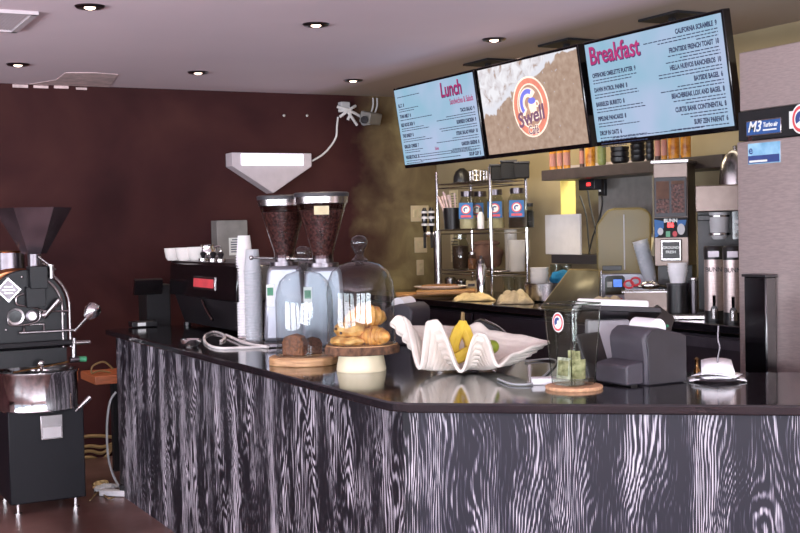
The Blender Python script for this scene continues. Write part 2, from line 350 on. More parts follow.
# ------------------------------------------------------------------ room shell
H, YB, XR = 2.655, 8.6, 4.93
CT, BC = 1.02, 1.10                                # heights of the bar top and of the kitchen worktop
struct('floor', box(BM(), (1., 3., -.05), (12.2, 13., .1)), 'floor_stain')
struct('ceiling', box(BM(), (1., 3., H+.05), (12.2, 13., .1)), 'ceiling_paint')
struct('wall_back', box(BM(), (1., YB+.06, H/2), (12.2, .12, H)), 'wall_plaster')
oy0, oy1, oz0, oz1 = 5.62, 6.87, 1.39, 2.0         # the pass-through in the kitchen wall
b = BM(); t = .12
box(b, (XR+t/2, (YB+oy1)/2, H/2), (t, YB-oy1, H)); box(b, (XR+t/2, (oy0-3.5)/2, H/2), (t, oy0+3.5, H))
box(b, (XR+t/2, (oy0+oy1)/2, oz0/2), (t, oy1-oy0, oz0)); box(b, (XR+t/2, (oy0+oy1)/2, (H+oz1)/2), (t, oy1-oy0, H-oz1))
struct('wall_right', b, 'kitchen_wall')
b = BM(); box(b, (XR+t/2, oy1-.004, (oz0+oz1)/2), (t+.004, .008, oz1-oz0)); struct('trim_1', b, 'yellow_jamb')
b = BM(); box(b, (XR+t/2, (oy0+oy1)/2, oz1-.02), (t+.02, oy1-oy0-.02, .04)); struct('trim_2', b, 'lamp_white')
b = BM(); box(b, (XR+t/2-.03, (oy0+oy1)/2, oz0-.03), (t+.1, oy1-oy0+.02, .06)); struct('trim_3', b, 'dark_grey')
b = BM(); box(b, (6.4, 6.2, H/2), (.06, 4., H)); struct('wall_kitchen', b, 'back_room')
b = BM()
for y0, y1 in ((-3.5, -2.), (.6, 1.0), (3.6, 4.), (6.6, 9.5)): box(b, (-4.56, (y0+y1)/2, H/2), (.12, y1-y0, H))
box(b, (-4.56, 3., .2), (.12, 13., .4)); box(b, (-4.56, 3., H-.15), (.12, 13., .3))
struct('wall_left', b, 'plain_wall')
for k, (y0, y1) in enumerate(((-2., .6), (1., 3.6), (4., 6.6))):
    b = BM(); box(b, (-4.56, (y0+y1)/2, 1.377), (.01, y1-y0, 1.955)); struct('window_%d' % (k+4), b, 'glass')
b = BM()                                           # street wall behind the camera: tall shop windows between piers
for x0, x1 in ((-4.5, -4.2), (-1.9, -1.6), (.8, 1.1), (3.4, 6.)): box(b, ((x0+x1)/2, -3.44, H/2), (x1-x0, .12, H))
box(b, (.75, -3.44, .2), (10.5, .12, .4)); box(b, (.75, -3.44, H-.1), (10.5, .12, .2))
struct('wall_front', b, 'plain_wall')
for k, (x0, x1) in enumerate(((-4.2, -1.9), (-1.6, .8), (1.1, 3.4))):
    b = BM(); box(b, ((x0+x1)/2, -3.44, (2.455+.4)/2), (x1-x0, .01, 2.055)); struct('window_%d' % (k+1), b, 'glass')
# bare patch where the ceiling paint came off along the wall
pts = [(1.68, 8.59), (2.24, 8.59), (2.12, 7.9), (1.95, 7.86), (1.78, 7.92), (1.8, 8.3)]
struct('trim_4', prism(BM(), pts, H-.003, H, 'z'), 'old_plaster')
b = BM()
for k in range(4):
    x = 1.62+k*.14; box(b, (x, 8.595, H-.012-random.random()*.01), (.07+random.random()*.06, .006, .012+random.random()*.01))
struct('trim_5', b, 'old_plaster')

# ------------------------------------------------------------------ ceiling fittings
dl = [((1.426, 7.617), 'recessed downlight at the far left of the ceiling, nearest the left edge by the wall'),
      ((1.377, 5.587), 'recessed downlight beside the air vent at the top left'),
      ((2.579, 7.63), 'recessed downlight above the white glowing wall lamp'),
      ((2.553, 5.666), 'recessed downlight in the front row, middle of its three'),
      ((3.747, 7.7), 'recessed downlight nearest the wall camera'),
      ((3.699, 5.767), 'recessed downlight just above the beach screen')]
first = None
for (x, y), lab in dl:
    if first is None:
        r = first = thing('ceiling_downlight', lab, 'ceiling light', (x, y, H), group='recessed ceiling downlights'); r.scale = (.82, .82, 1)
        obj('trim_ring', shellof(BM(), [(.05, -.004), (.056, -.012), (.075, -.01), (.085, -.001), (.085, 0)], 32), 'dark_steel', r)
        obj('reflector', lathe(BM(), [(.054, -.003), (.03, -.0012), (0, -.001)], 28), 'chrome', r)
        obj('bulb', lathe(BM(), [(.032, -.002), (.03, -.011), (.016, -.016), (0, -.017)], 20), 'bulb_glow', r)
    else: dup(first, (x, y, H), 0, lab)
    ld = bpy.data.lights.new('downlight_lamp', 'SPOT'); ld.energy = 22; ld.color = (1, .78, .6); ld.spot_size = radians(95); ld.spot_blend = .7; ld.shadow_soft_size = .05
    lo = bpy.data.objects.new('downlight_lamp', ld); COL.objects.link(lo); lo.location = (x, y, H-.03)
v = thing('ceiling_vent', 'white louvred air vent in the ceiling at the top left corner', 'air vent', (.985, 6.09, H))
b = BM()
for s in (-1, 1): box(b, (s*.19, 0, -.008), (.03, .56, .016)); box(b, (0, s*.265, -.008), (.41, .03, .016))
obj('frame', b, 'lamp_white', v)
b = BM()
for k in range(22): box(b, (-.168+k*.016, 0, -.007), (.011, .5, .003), (0, radians(25), 0))
obj('louvres', b, 'lamp_white', v); obj('duct', box(BM(), (0, 0, -.0015), (.36, .52, .002)), 'dark_grey', v)

# ------------------------------------------------------------------ back wall fittings
p0, p1, p2 = oy(230, 155, YB), oy(313, 155, YB), oy(268, 196, YB)
cx = oy(272.5, 160, YB-.14).x
w = thing('wall_lamp', 'white triangular wall lamp with a bright glowing strip on dark wall', 'wall lamp', (cx, YB, 0))
hw, zt, zm, zb, D = .322, 2.185, 2.085, 1.882, .14
b = BM(); prism(b, [(-hw, zt), (hw, zt), (hw, zm), (0, zb), (-hw, zm)], -D, -.002)
obj('housing', b, 'lamp_white', w, bev=.004)
obj('diffuser', box(BM(), (.0, -D-.003, (zt+zm)/2), (.5, .006, .085)), 'lamp_glow', w)
def wallpt(px, py, d=.03): p = oy(px, py, YB-d); return p
c = BM(); tube(c, smooth_path([wallpt(*q) for q in ((312, 161), (322, 155), (330, 147), (336, 137), (337, 126), (338, 117))]), .0075)
tag(obj('lamp_cord', c, 'cable_white'), 'white cord rising from the wall lamp to the junction box', 'cord')
q = wallpt(346, 114, 0)
j = thing('junction_box', 'small white junction box with bundled white cables on wall top', 'junction box', (q.x, YB, q.z))
obj('box_body', box(BM(), (-.03, -.03, .05), (.08, .06, .08)), 'light_grey', j, bev=.006)
b = BM()
for a, e in (((-.09, .02), (.1, -.02)), ((-.08, -.03), (.06, .06)), ((-.02, .03), (.07, -.09)), ((-.1, .05), (-.01, -.05))):
    tube(b, smooth_path([(a[0], -.05, a[1]), (0, -.075, (a[1]+e[1])/2+.015), (e[0], -.05, e[1])]), .011)
obj('cable_bundle', b, 'cable_white', j)
q = wallpt(364, 122, 0)
s = thing('security_camera', 'grey box camera on the wall beside the bundled white cables', 'camera', (q.x, YB, q.z))
obj('bracket', cyl(BM(), (0, -.001, 0), .03, .09, rot=(pi/2, 0, 0)), 'light_grey', s)
obj('camera_body', box(BM(), (0, -.12, .02), (.16, .1, .09), (radians(15), 0, radians(28))), 'grey_paint', s, bev=.008)
obj('lens', cyl(BM(), (-.07, -.16, .0), .03, .03, rot=(pi/2, 0, radians(-40))), 'black_gloss', s)
b = BM()
for px in (373, 377): tube(b, smooth_path([wallpt(px, 98, .02), wallpt(px, 106, .02), wallpt(px-3, 114, .02), wallpt(px-9, 117, .05)]), .007)
tag(obj('wall_conduit', b, 'light_grey'), 'thin pale conduit dropping from the ceiling to the wall camera', 'conduit')
for px, lab in ((284, 'left of two tiny white screws in the wall above the lamp'), (307, 'right of two tiny white screws in the wall above the lamp')):
    q = wallpt(px, 115.5, 0); tag(obj('wall_screw', lathe(BM(), [(.011, 0), (.01, .006), (0, .009)], 12), 'screw', loc=(q.x, YB, q.z), rot=(pi/2, 0, 0)), lab, 'screw', 'screws in the dark wall')
q0, q1 = wallpt(213, 262, .12), wallpt(246, 222, .12)
e = thing('electrical_box', 'grey metal electrical box with printed notice on the dark wall', 'electrical box', ((q0.x+q1.x)/2+.02, YB, (q0.z+q1.z)/2))
obj('cabinet', box(BM(), (0, -.065, 0), (.24, .13, .32)), 'grey_paint', e, bev=.004)
n_ = flat('notice', [(-.03, -.1), (.08, -.1), (.08, .03), (-.03, .03)], 'sticker_white', e, -.131)
b = BM()
for k in range(6): box(b, (.025, -.1325, .015-k*.018), (.08 if k else .06, .001, .008))
obj('notice_print', b, 'menu_ink', n_)
for (px, py, wd, ht, n, lab) in ((420, 213.5, .165, .13, 3, 'topmost triple switch plate on the olive wall'), (421, 245, .115, .125, 2, 'middle double switch plate on the olive wall'), (420.5, 267.5, .065, .125, 1, 'lowest single switch plate on the olive wall')):
    q = wallpt(px, py, .01)
    g = thing('switch_plate', lab, 'switch plate', (q.x, YB, q.z), group='switch plates on the olive wall')
    obj('plate', box(BM(), (0, -.005, 0), (wd, .01, ht)), 'switch_plate', g, bev=.003)
    for k in range(n): obj('rocker', box(BM(), ((k-(n-1)/2)*.047, -.012, 0), (.032, .012, .066), (radians(6), 0, 0)), 'paper_note', g, bev=.002)

# ------------------------------------------------------------------ bar counter
fx, nx, ny, c0 = 1.832, .629, .777, 3.880            # front edges of the top
def corner(x, c): return (x, (c-nx*x)/ny)
def slide(p, s): return (p[0]+.777*s, p[1]-.629*s)
A = corner(fx, c0); E1 = slide(A, 2.35)
bk = corner(2.9, c0+.84); E2 = (bk[0]+.777*1.75, bk[1]-.629*1.75)
top = [(fx, 7.3), (A[0], A[1]+.05), slide(A, .045), E1, E2, bk, (2.9, 7.3)]
tag(obj('bar_worktop', prism(BM(), top, CT-.034, CT, 'z'), 'counter_stone', bev=.006), 'glossy black stone worktop of the angled bar counter', 'worktop')
bar = thing('bar_counter', 'angled bar counter clad in black and white limed wood grain', 'counter', (1.89, 3.6, 0))
px_ = 1.893; A2 = corner(px_, c0+.055); E3 = slide(A2, 2.2)
zt_ = CT-.0345
L0, L1 = Vector((px_, 7.29)), Vector((px_, A2[1]+.035)); R0 = Vector(slide(A2, .035))
def panel(p, q, m, th=.03):
    d = (q-p); L = d.length; ang = atan2(d.y, d.x)
    bm = BM(); box(bm, (L/2, th/2, zt_/2), (L, th, zt_)); o = obj('front_panel', bm, m, bar); o.location = (p.x-1.89, p.y-3.6, 0); o.rotation_euler = (0, 0, ang); return o
panel(L0, L1, 'limed_grain_side'); panel(L1, R0, 'limed_grain_side'); panel(R0, Vector(E3), 'limed_grain_front')
ins = [(px_+.03, 7.28), (px_+.03, A2[1]+.05), (A2[0]+.07, A2[1]+.03), (E3[0]-.02, E3[1]+.05), (E3[0]+.3, E3[1]+.4), (2.8, 3.75), (2.8, 7.28)]
b = prism(BM(), [(x-1.89, y-3.6) for x, y in ins], .0, zt_-.002, 'z'); obj('carcass', b, 'black_matte', bar)

# ------------------------------------------------------------------ coffee roaster
RX, RY = 1.4, 7.05
ro = thing('coffee_roaster', 'black and chrome drum coffee roaster with steel funnel at far left', 'coffee roaster', (RX, RY, 0))
def rp(px, py, d=0.): p = oy(px, py, RY+d); return (p.x-RX, d, p.z)
xl, xr = rp(10, 500)[0], rp(85.5, 497)[0]
cw = xr-xl; cxm = (xl+xr)/2
obj('cabinet', box(BM(), (cxm, .25, .335), (cw, .54, .53)), 'roaster_cabinet', ro, bev=.006)
for sx_, sy_ in ((-1, 0), (1, 0), (-1, 1), (1, 1)):
    b = BM(); cyl(b, (cxm+sx_*(cw/2-.05), .03+sy_*.42, .0), .022, .012); cyl(b, (cxm+sx_*(cw/2-.05), .03+sy_*.42, .01), .012, .07)
    obj('leg', b, 'chrome', ro)
tc = rp(43.5, 400)[0]; zt0, zt1 = rp(37, 412)[2], rp(37, 372)[2]
b = shellof(BM(), [(0, zt0+.005), (.215, zt0), (.225, zt0+.01), (.222, zt0+.02), (.225, zt1-.02), (.232, zt1-.01), (.232, zt1), (.215, zt1+.002), (.21, zt1-.03), (0, zt1-.03)], 56, c=(tc, .13, 0))
tr = obj('cooling_tray', b, 'chrome', ro)
b = BM(); rod(b, (tc-.16, .02, zt1+.005), (tc+.17, .1, zt1+.035), .006); obj('stir_arm', b, 'brass', ro)
b = BM(); cyl(b, (tc, .03, zt1-.03), .01, .06); ball(b, (tc, .03, zt1+.045), .022); obj('stir_knob', b, 'chrome', ro)
q = rp(50, 426); b = BM(); box(b, (q[0], -.035, q[2]), (.125, .03, .14)); ch = obj('discharge_chute', b, 'steel', ro, bev=.004)
obj('chute_window', box(BM(), (q[0], -.052, q[2]-.03), (.1, .004, .06)), 'light_grey', ro)
b = BM(); rod(b, (tc+.19, -.04, zt0+.005), rp(76, 411, -.03), .007); rod(b, rp(76, 411, -.03), rp(90, 397, -.03), .008, r2=.016); obj('gate_handle', b, 'steel', ro)
b = BM(); ps = [rp(x, 411.5, -.11) for x in (4, 40)]
# drum housing with arched face
az_ = rp(30.5, 310)[2]; ax = rp(30.5, 310)[0]; R_ = .228; zb_ = rp(22, 346)[2]
arch = [(ax-R_, zb_), (ax+R_, zb_)] + [(ax+R_*cos(pi*k/30), az_+R_*sin(pi*k/30)) for k in range(31)]
obj('drum_face', prism(BM(), arch, .1, .15), 'roaster_black', ro, bev=.004)
a2 = [(ax+(x-ax)*.9, zb_+(z-zb_)*.93) for x, z in arch]
obj('drum_housing', prism(BM(), a2, .15, .72), 'dark_steel', ro, bev=.01)
b = BM(); prism(b, [(-R_, zb_), (R_, zb_), (R_*.98, zt1+.02), (-R_*.98, zt1+.02)], .13, .5, c=(ax, 0, 0)); obj('drum_base', b, 'roaster_black', ro)
b = BM(); box(b, (ax, .08, zb_-.01), (R_*2+.02, .1, .03), (radians(-14), 0, 0)); obj('front_ledge', b, 'roaster_black', ro, bev=.004)
b = BM()                                                                        # twin rods following the arch
for dr, yy in ((.012, .085), (-.03, .085)):
    tube(b, [(ax+(R_+dr)*cos(a), yy, az_+(R_+dr)*sin(a)) for a in [radians(62-k*4) for k in range(16)]] + [(ax+R_+dr, yy, zb_-.03+k*0) for k in (0,)], .008)
obj('frame_rod', b, 'steel', ro)
q = rp(54, 271.5); obj('pipe_fitting', cyl(BM(), (q[0], .08, q[2]-.04), .02, .08, 12), 'steel', ro)
dc = rp(14, 316, .3); obj('roasting_drum', lathe(BM(), [(0, 0), (.27, 0), (.285, .02), (.285, .5), (.27, .52), (0, .52)], 48, (dc[0], .7, dc[2]), (pi/2, 0, 0)), 'copper', ro)
# funnel and its neck
fx_, fzt, fzb = rp(33, 208, .2)[0], rp(33, 208, .2)[2], rp(33, 254, .2)[2]
b = BM(); n = 6; ro_ = radians(-10)
rings = []
for r, z, in ((.068, fzb), (.215, fzt-.012), (.222, fzt), (.205, fzt-.002), (.06, fzb+.01)):
    rings.append([b.verts.new((fx_+r*cos(ro_+2*pi*k/n), .2+r*sin(ro_+2*pi*k/n), z)) for k in range(n)])
for a, c in zip(rings, rings[1:]):
    for k in range(n): b.faces.new((a[k], a[(k+1) % n], c[(k+1) % n], c[k]))
obj('bean_funnel', b, 'smoky_steel', ro, ang=20)
q = rp(34, 268, .2); obj('funnel_neck', cyl(BM(), (fx_, .2, fzb-.09), .04, .1, 20), 'dark_steel', ro)
q = rp(38, 274, .06); obj('feed_box', box(BM(), (q[0], .09, q[2]-.02), (.1, .12, .13)), 'roaster_black', ro, bev=.004)
q = rp(36, 297, .06); obj('chute_door', box(BM(), (q[0], .075, q[2]), (.11, .06, .12)), 'roaster_black', ro, bev=.004)
b = BM(); rod(b, rp(38, 256, .17), rp(56, 270, .08), .006); rod(b, rp(42, 263, .17), rp(52, 268, .08), .006); obj('stay_rod', b, 'steel', ro)
q = rp(10, 267, .35); b = BM(); cyl(b, (q[0], .35, q[2]-.02), .085, .11, 28); ex = obj('exhaust_pipe', b, 'dark_steel', ro)
obj('exhaust_rim', lathe(BM(), [(.088, 0), (.092, .006), (.088, .012), (.07, .012)], 28, (q[0], .35, q[2]+.085)), 'brass', ex)
# face fittings
q = rp(8.5, 290, .09); s_ = .072
bd = flat('badge', [(q[0]-s_, q[2]), (q[0], q[2]-s_), (q[0]+s_, q[2]), (q[0], q[2]+s_)], 'steel', ro, .097, .006)
flat('badge_plate', [(q[0]-s_*.8, q[2]), (q[0], q[2]-s_*.8), (q[0]+s_*.8, q[2]), (q[0], q[2]+s_*.8)], 'dark_steel', bd, .0905, .001)
b = BM()
for k in (-1, 0, 1): box(b, (q[0], .0885, q[2]+k*.018), (.07-.02*abs(k), .001, .008))
obj('badge_relief', b, 'steel', bd)
q = rp(15.5, 316.5, .09); obj('sight_glass', shellof(BM(), [(.034, 0), (.036, .014), (.048, .016), (.05, 0)], 30, c=(q[0], .1, q[2]), rot=(pi/2, 0, 0)), 'steel', ro)
obj('sight_pane', cyl(BM(), (q[0], .1, q[2]), .034, .006, rot=(pi/2, 0, 0)), 'black_gloss', ro)
q = rp(32, 316, .09); g = obj('dial', lathe(BM(), [(.036, 0), (.036, .018), (.03, .02), (0, .02)], 26, (q[0], .1, q[2]), (pi/2, 0, 0)), 'dark_steel', ro)
obj('dial_plate', cyl(BM(), (q[0], .079, q[2]), .024, .002, rot=(pi/2, 0, 0)), 'steel', g)
b = BM(); rod(b, rp(46, 315, .06), rp(60, 300, .02), .013, r2=.02); ball(b, rp(45, 315, .07), .022); obj('trier_handle', b, 'steel', ro)
b = BM(); tube(b, smooth_path([rp(x, y, .07) for x, y in ((24, 294), (17, 297), (17, 304), (24, 306), (36, 308), (46, 311), (68, 311))]), .006); obj('wire_rod', b, 'steel', ro)
b = BM(); rod(b, rp(19, 333, .06), rp(76, 330, .06), .008)
for x in (24, 44): rod(b, rp(x, 332, .06), rp(x, 325, .09), .007)
rod(b, rp(24, 325, .09), rp(44, 324, .09), .006); obj('grip_bar', b, 'steel', ro)
b = BM(); tube(b, smooth_path([rp(x, y, .07) for x, y in ((8, 318), (10, 325), (24, 325), (36, 322), (40, 318), (40, 311))]), .005); obj('linkage', b, 'steel', ro)
b = BM(); rod(b, rp(75, 331, .06), rp(87, 318, .0), .009); obj('lever', b, 'steel', ro)
d = Vector(rp(92, 311, -.02)); obj('lever_knob', lathe(BM(), [(0, -.055), (.022, -.052), (.036, -.03), (.048, .0), (.045, .028), (.03, .045), (0, .052)], 24, d, (0, radians(40), 0)), 'chrome', ro)
b = BM(); rod(b, rp(74, 338, .1), rp(74, 362, .1), .014); rod(b, rp(70, 343, .1), rp(90, 342, .1), .013); obj('gas_pipe', b, 'steel', ro)
b = BM(); rod(b, rp(70, 360, .1), rp(79, 359, .1), .02); obj('valve', b, 'dark_steel', ro); b = BM(); rod(b, rp(79, 359, .1), rp(86, 359, .1), .017); obj('valve_knob', b, 'green_knob', ro)
b = BM()
for px, py in ((29, 279), (22, 330)): pass
for px, py in ((64, 314), (6, 330), (69, 344), (22, 277)): ball(b, rp(px, py, .095), .009, n=6)
obj('bolt', b, 'steel', ro)

# clutter between roaster and bar
sh = thing('wall_stand', 'orange wooden ledge standing between the roaster and the bar', 'stand', (2.02, 7.95, 0))
obj('stand_top', box(BM(), (0, 0, .655), (.3, .4, .055)), 'orange_wood', sh, bev=.006)
obj('stand_post', box(BM(), (.06, .1, .315), (.06, .06, .63)), 'black_matte', sh)
def cable(label, pts, r, m, cat='cable'): return tag(obj('power_cable', tube(BM(), smooth_path(pts, 8), r, 8), m), label, cat)
gp = lambda px, py, z, dz=0: oz(px, py, z)+Vector((0, 0, dz))
cable('thin yellow cable coiled on top of the orange wooden ledge', [oy(x, y, 7.9) for x, y in ((113, 369), (104, 362), (93, 366), (92, 373), (99, 371), (108, 372), (114, 376))], .006, 'cable_yellow')
cable('grey cable hanging down beside the left end of the bar', [oy(x, y, 7.35) for x, y in ((116, 392), (110, 402), (107, 425), (108, 455), (113, 475), (121, 489))], .007, 'cable_grey')
for k, yy in enumerate((437, 447, 452, 458)):
    cable(['topmost yellow cable run low behind the roaster', 'second yellow cable from the top low behind the roaster', 'third yellow cable from the top low behind the roaster', 'lowest yellow cable curling low behind the roaster'][k], [oy(x, y, 8.585) for x, y in ((78, yy+1), (90, yy-1), (102, yy-1+k), (112, yy-3*k), (120, yy-6*k))], .012, 'cable_yellow')['group'] = 'yellow cables behind the roaster'
st = thing('power_strip', 'white power strip lying on the floor against the bar end', 'power strip', oz(116, 496, 0), radians(-40))
obj('strip_body', box(BM(), (0, 0, .02), (.2, .055, .036), (0, 0, .0)), 'debris_white', st, bev=.006)
obj('plug', box(BM(), (.05, .0, .055), (.04, .04, .035)), 'black_plastic', st, bev=.004)
for lab, q, rz_, m in (('crumpled white cloth scrap on the floor behind the power strip', (106, 491), .4, 'debris_white'), ('tan rag scrap on the floor beside the roaster foot', (101, 488), 1.1, 'towel')):
    b = BM(); _ell(b, (0, 0, .018), .09, (1, .5, .22), 10, None)
    for vtx in b.verts: vtx.co += Vector((random.uniform(-.012, .012), random.uniform(-.012, .012), random.uniform(-.002, .012)))
    tag(obj('rag', b, m, loc=oz(q[0], q[1], 0), rot=(0, 0, rz_)), lab, 'rag')
cable('tan cord trailing over the floor from the roaster to the power strip', [oz(x, y, 0)+Vector((0, 0, .01)) for x, y in ((90, 502), (98, 494), (103, 496), (109, 500), (114, 499))], .005, 'cable_yellow')

# ------------------------------------------------------------------ espresso corner of the bar
es = thing('espresso_machine', 'black two group espresso machine with red badge seen from its back', 'espresso machine', (2.245, 6.12, CT))
es.scale = (1, 1.27, 1)
side = [(0, .1), (.0, .17), (.02, .41), (.46, .41), (.46, .33), (.3, .28), (.28, .12), (.46, .1), (.46, .04), (.06, .04)]
b = BM(); prism(b, [(-.0, .195), (.015, .395), (.48, .395), (.48, .3), (.3, .27), (.27, .195)], 0, .95); obj('upper_body', b, 'black_gloss', es, bev=.008)
b = BM(); prism(b, [(.09, .018), (.03, .195), (.27, .195), (.3, .12), (.48, .11), (.48, .018)], .02, .93); obj('lower_body', b, 'black_plastic', es, bev=.006)
obj('cup_tray', box(BM(), (.25, .475, .4), (.46, .93, .012)), 'dark_steel', es)
b = BM(); tube(b, smooth_path([(.03, y, z) for y, z in ((.62, .385), (.66, .36), (.68, .29), (.68, .21))]), .008); tube(b, smooth_path([(.025, y, z) for y, z in ((.5, .18), (.43, .12), (.36, .075))]), .008)
obj('trim_tube', b, 'chrome', es)
bd = obj('badge', box(BM(), (.006, .42, .285), (.01, .3, .075), (0, radians(4), 0)), 'steel', es, bev=.002)
obj('badge_plate', box(BM(), (-.0, .42, .285), (.004, .27, .05), (0, radians(4), 0)), 'label_red', bd)
for x_, y_ in ((.09, .06), (.42, .06), (.09, .89), (.42, .89)): obj('foot', cyl(BM(), (x_, y_, 0), .022, .02), 'black_plastic', es)
b = BM(); box(b, (.49, .475, .06), (.07, .85, .04)); obj('drip_tray', b, 'steel', es, bev=.004)
for y_ in (.28, .67):
    b = BM(); cyl(b, (.4, y_, .2), .035, .08); rod(b, (.4, y_, .2), (.62, y_, .185), .014); obj('group_head', b, 'chrome', es)
# cups on its tray
mug = None
for lab, mpx, mpo, s_ in (('white mug at the far end of the espresso machine top', 174.5, -.08, 1.25), ('middle white mug on the espresso machine top, nearest the bar edge', 186, -.055, 1.3), ('white mug with visible handle next to the steel jug on the espresso machine', 198.5, .0, 1.35)):
    if mug is None:
        r = mug = thing('coffee_mug', lab, 'mug', group='white mugs on the espresso machine')
        obj('mug_body', shellof(BM(), [(0, .002), (.035, 0), (.045, .02), (.05, .06), (.052, .085), (.049, .085), (.045, .03), (0, .01)], 28), 'white_ceramic', r)
        obj('handle', tube(BM(), smooth_path([(.048, 0, .07), (.075, 0, .07), (.08, 0, .045), (.07, 0, .025), (.045, 0, .02)]), .006), 'white_ceramic', r)
    else: r = dup(mug, label=lab)
    r.location = (2.36+mpo, ox(mpx, 264, 2.36+mpo).y, CT+.407); r.rotation_euler = (0, 0, radians(-25)); r.scale = (s_*.95, s_*.95, s_*.72)
pj = thing('milk_jug', 'shiny round steel milk jug beside the paper cups on espresso machine', 'milk jug', (2.4, ox(208, 264, 2.4).y, CT+.407))
obj('jug_body', shellof(BM(), [(0, .0), (.04, 0), (.05, .03), (.047, .06), (.04, .085), (.043, .095), (.04, .095), (.038, .08), (0, .01)], 28), 'chrome', pj)
obj('handle', tube(BM(), smooth_path([(.045, 0, .08), (.08, 0, .08), (.08, 0, .03), (.048, 0, .02)]), .006), 'chrome', pj)
for k, (x, y) in enumerate(((.06, .2), (.1, .26), (.05, .33))):
    tg = thing('tamper', ['black tamper left of the steel jug on the espresso machine', 'black tamper right of the steel jug on the espresso machine', 'black tamper nearest the paper cups on the espresso machine'][k], 'tamper', (2.33, ox((203.5, 213.5, 221)[k], 264, 2.33).y, CT+.407), group='black tampers on the espresso machine')
    obj('base', cyl(BM(), (0, 0, 0), .029, .016), 'steel', tg); obj('knob', lathe(BM(), [(.01, .016), (.014, .03), (.02, .045), (.012, .056), (0, .058)], 16), 'black_plastic', tg)
k_ = oy(155, 300, 7.4)
db = thing('till_drawer', 'black till box behind the far end of the espresso machine', 'till box', (2.2, 7.52, 0))
obj('case', box(BM(), (.05, .14, 1.12), (.16, .2, .3)), 'black_matte', db, bev=.01)
obj('stand', box(BM(), (0.02, .14, .485), (.2, .2, .97)), 'black_plastic', db)
obj('lid', box(BM(), (-.03, .0, 1.26), (.18, .03, .1), (radians(20), 0, 0)), 'dark_steel', db)
t_ = thing('label_printer', 'small low black box with white label at the far bar end', 'printer', oz(143, 327, CT))
obj('case', box(BM(), (0, 0, .02), (.16, .09, .034)), 'black_plastic', t_, bev=.004); obj('label', box(BM(), (-.02, -.046, .02), (.05, .002, .02)), 'sticker_white', t_)
# white cable and tongs
cz = CT+.006
cable('white cable looped on the bar in front of the espresso machine', [oz(x, y, cz) for x, y in ((262, 347), (240, 348), (218, 348), (206, 343), (205, 336), (213, 332), (222, 334), (225, 338), (221, 341))], .007, 'cable_white')
cable('straight white cable lying from the grinders towards the cups', [oz(x, y, cz+.003) for x, y in ((226, 335), (240, 341), (254, 345), (268, 347))], .008, 'cable_white')
tg = thing('glass_dish', 'small shiny dish at the bar edge left of the white cable', 'dish', oz(191, 347, CT))
obj('dish_body', shellof(BM(), [(0, 0), (.03, 0), (.05, .02), (.054, .04), (.05, .04), (.03, .008), (0, .006)], 24), 'chrome', tg)

# stacks of upturned takeaway cups
def cup_stack(first_label, mid, top_label, base, n, pitch, m, nm, grp, rot_=0):
    c = None
    for k in range(n):
        lab = first_label if k == 0 else (top_label if k == n-1 else mid)
        if c is None:
            c = obj(nm, shellof(BM(), [(.046, 0), (.048, .003), (.046, .007), (.043, .007), (.033, .115), (.0, .115), (0, .112), (.031, .112), (.041, .006)], 24), m)
            o = c
        else: o = c.copy(); COL.objects.link(o)
        o.location = (base[0], base[1], base[2]+k*pitch); tag(o, lab, 'cup', grp)
pA, pB = oz(246.5, 338, CT), oz(252.5, 341, CT)
cup_stack('bottom cup of the taller white stack beside the espresso machine', 'white paper cup inside the taller stack beside the espresso machine', 'topmost cup of the taller white stack beside the espresso machine', pA, 31, .0147, 'white_paper', 'paper_cup', 'cups of the taller white stack')
cup_stack('bottom cup of the shorter clear stack beside the first grinder', 'clear cup inside the shorter stack beside the first grinder', 'topmost cup of the shorter clear stack beside the first grinder', (pB.x-.02, pB.y-.08, CT), 27, .0142, 'plastic_clear', 'plastic_cup', 'cups of the shorter clear stack')

# two espresso grinders
def grinder(lab, x, y, rz):
    g = thing('coffee_grinder', lab, 'coffee grinder', (x, y, CT), rz, 'silver espresso grinders with bean hoppers')
    obj('base_plate', box(BM(), (0, -.02, .012), (.22, .34, .024)), 'dark_steel', g, bev=.006)
    prof = [(-.112, .024), (.1, .024), (.098, .2), (.088, .37), (.078, .4), (-.078, .4), (-.088, .37), (-.102, .2)]
    bd = obj('grinder_body', prism(BM(), prof, -.1, .1), 'silver_paint', g, bev=.018)
    flat('sticker', [(-.094, .2), (-.055, .2), (-.055, .31), (-.094, .31)], 'sticker_white', bd, -.101); flat('sticker_print', [(-.09, .255), (-.06, .255), (-.06, .295), (-.09, .295)], 'sticker_green', bd, -.1025)
    b = BM(); cyl(b, (0, 0, .4), .075, .02); cyl(b, (0, 0, .42), .05, .035); obj('collar', b, 'dark_steel', g)
    b = BM(); rod(b, (-.05, -.02, .44), (-.16, -.05, .445), .006); ball(b, (-.165, -.05, .445), .012, n=8); obj('adjust_lever', b, 'steel', g)
    b = BM(); cyl(b, (0, .13, .24), .045, .1); rod(b, (0, .13, .22), (0, .22, .21), .012); obj('dosing_spout', b, 'dark_steel', g)
    obj('hopper', shellof(BM(), [(.05, .44), (.052, .47), (.12, .705), (.123, .74)], 36), 'hopper_glass', g)
    obj('coffee_beans', lathe(BM(), [(.046, .445), (.049, .47), (.108, .672), (.06, .68), (0, .682)], 36), 'beans', g)
    b = shellof(BM(), [(.119, .705), (.126, .705), (.128, .735), (.121, .735)], 36); obj('hopper_band', b, 'steel', g)
    obj('hopper_lid', lathe(BM(), [(.12, .735), (.131, .735), (.133, .752), (.125, .757), (0, .759)], 36), 'dark_grey', g)
    return g
q1, q2 = oz(286.5, 344, CT), oz(325, 350, CT)
g1 = grinder('silver coffee grinder beside the paper cups, farther of two', q1.x, q1.y, facing(2.3, 5.6)+.0)
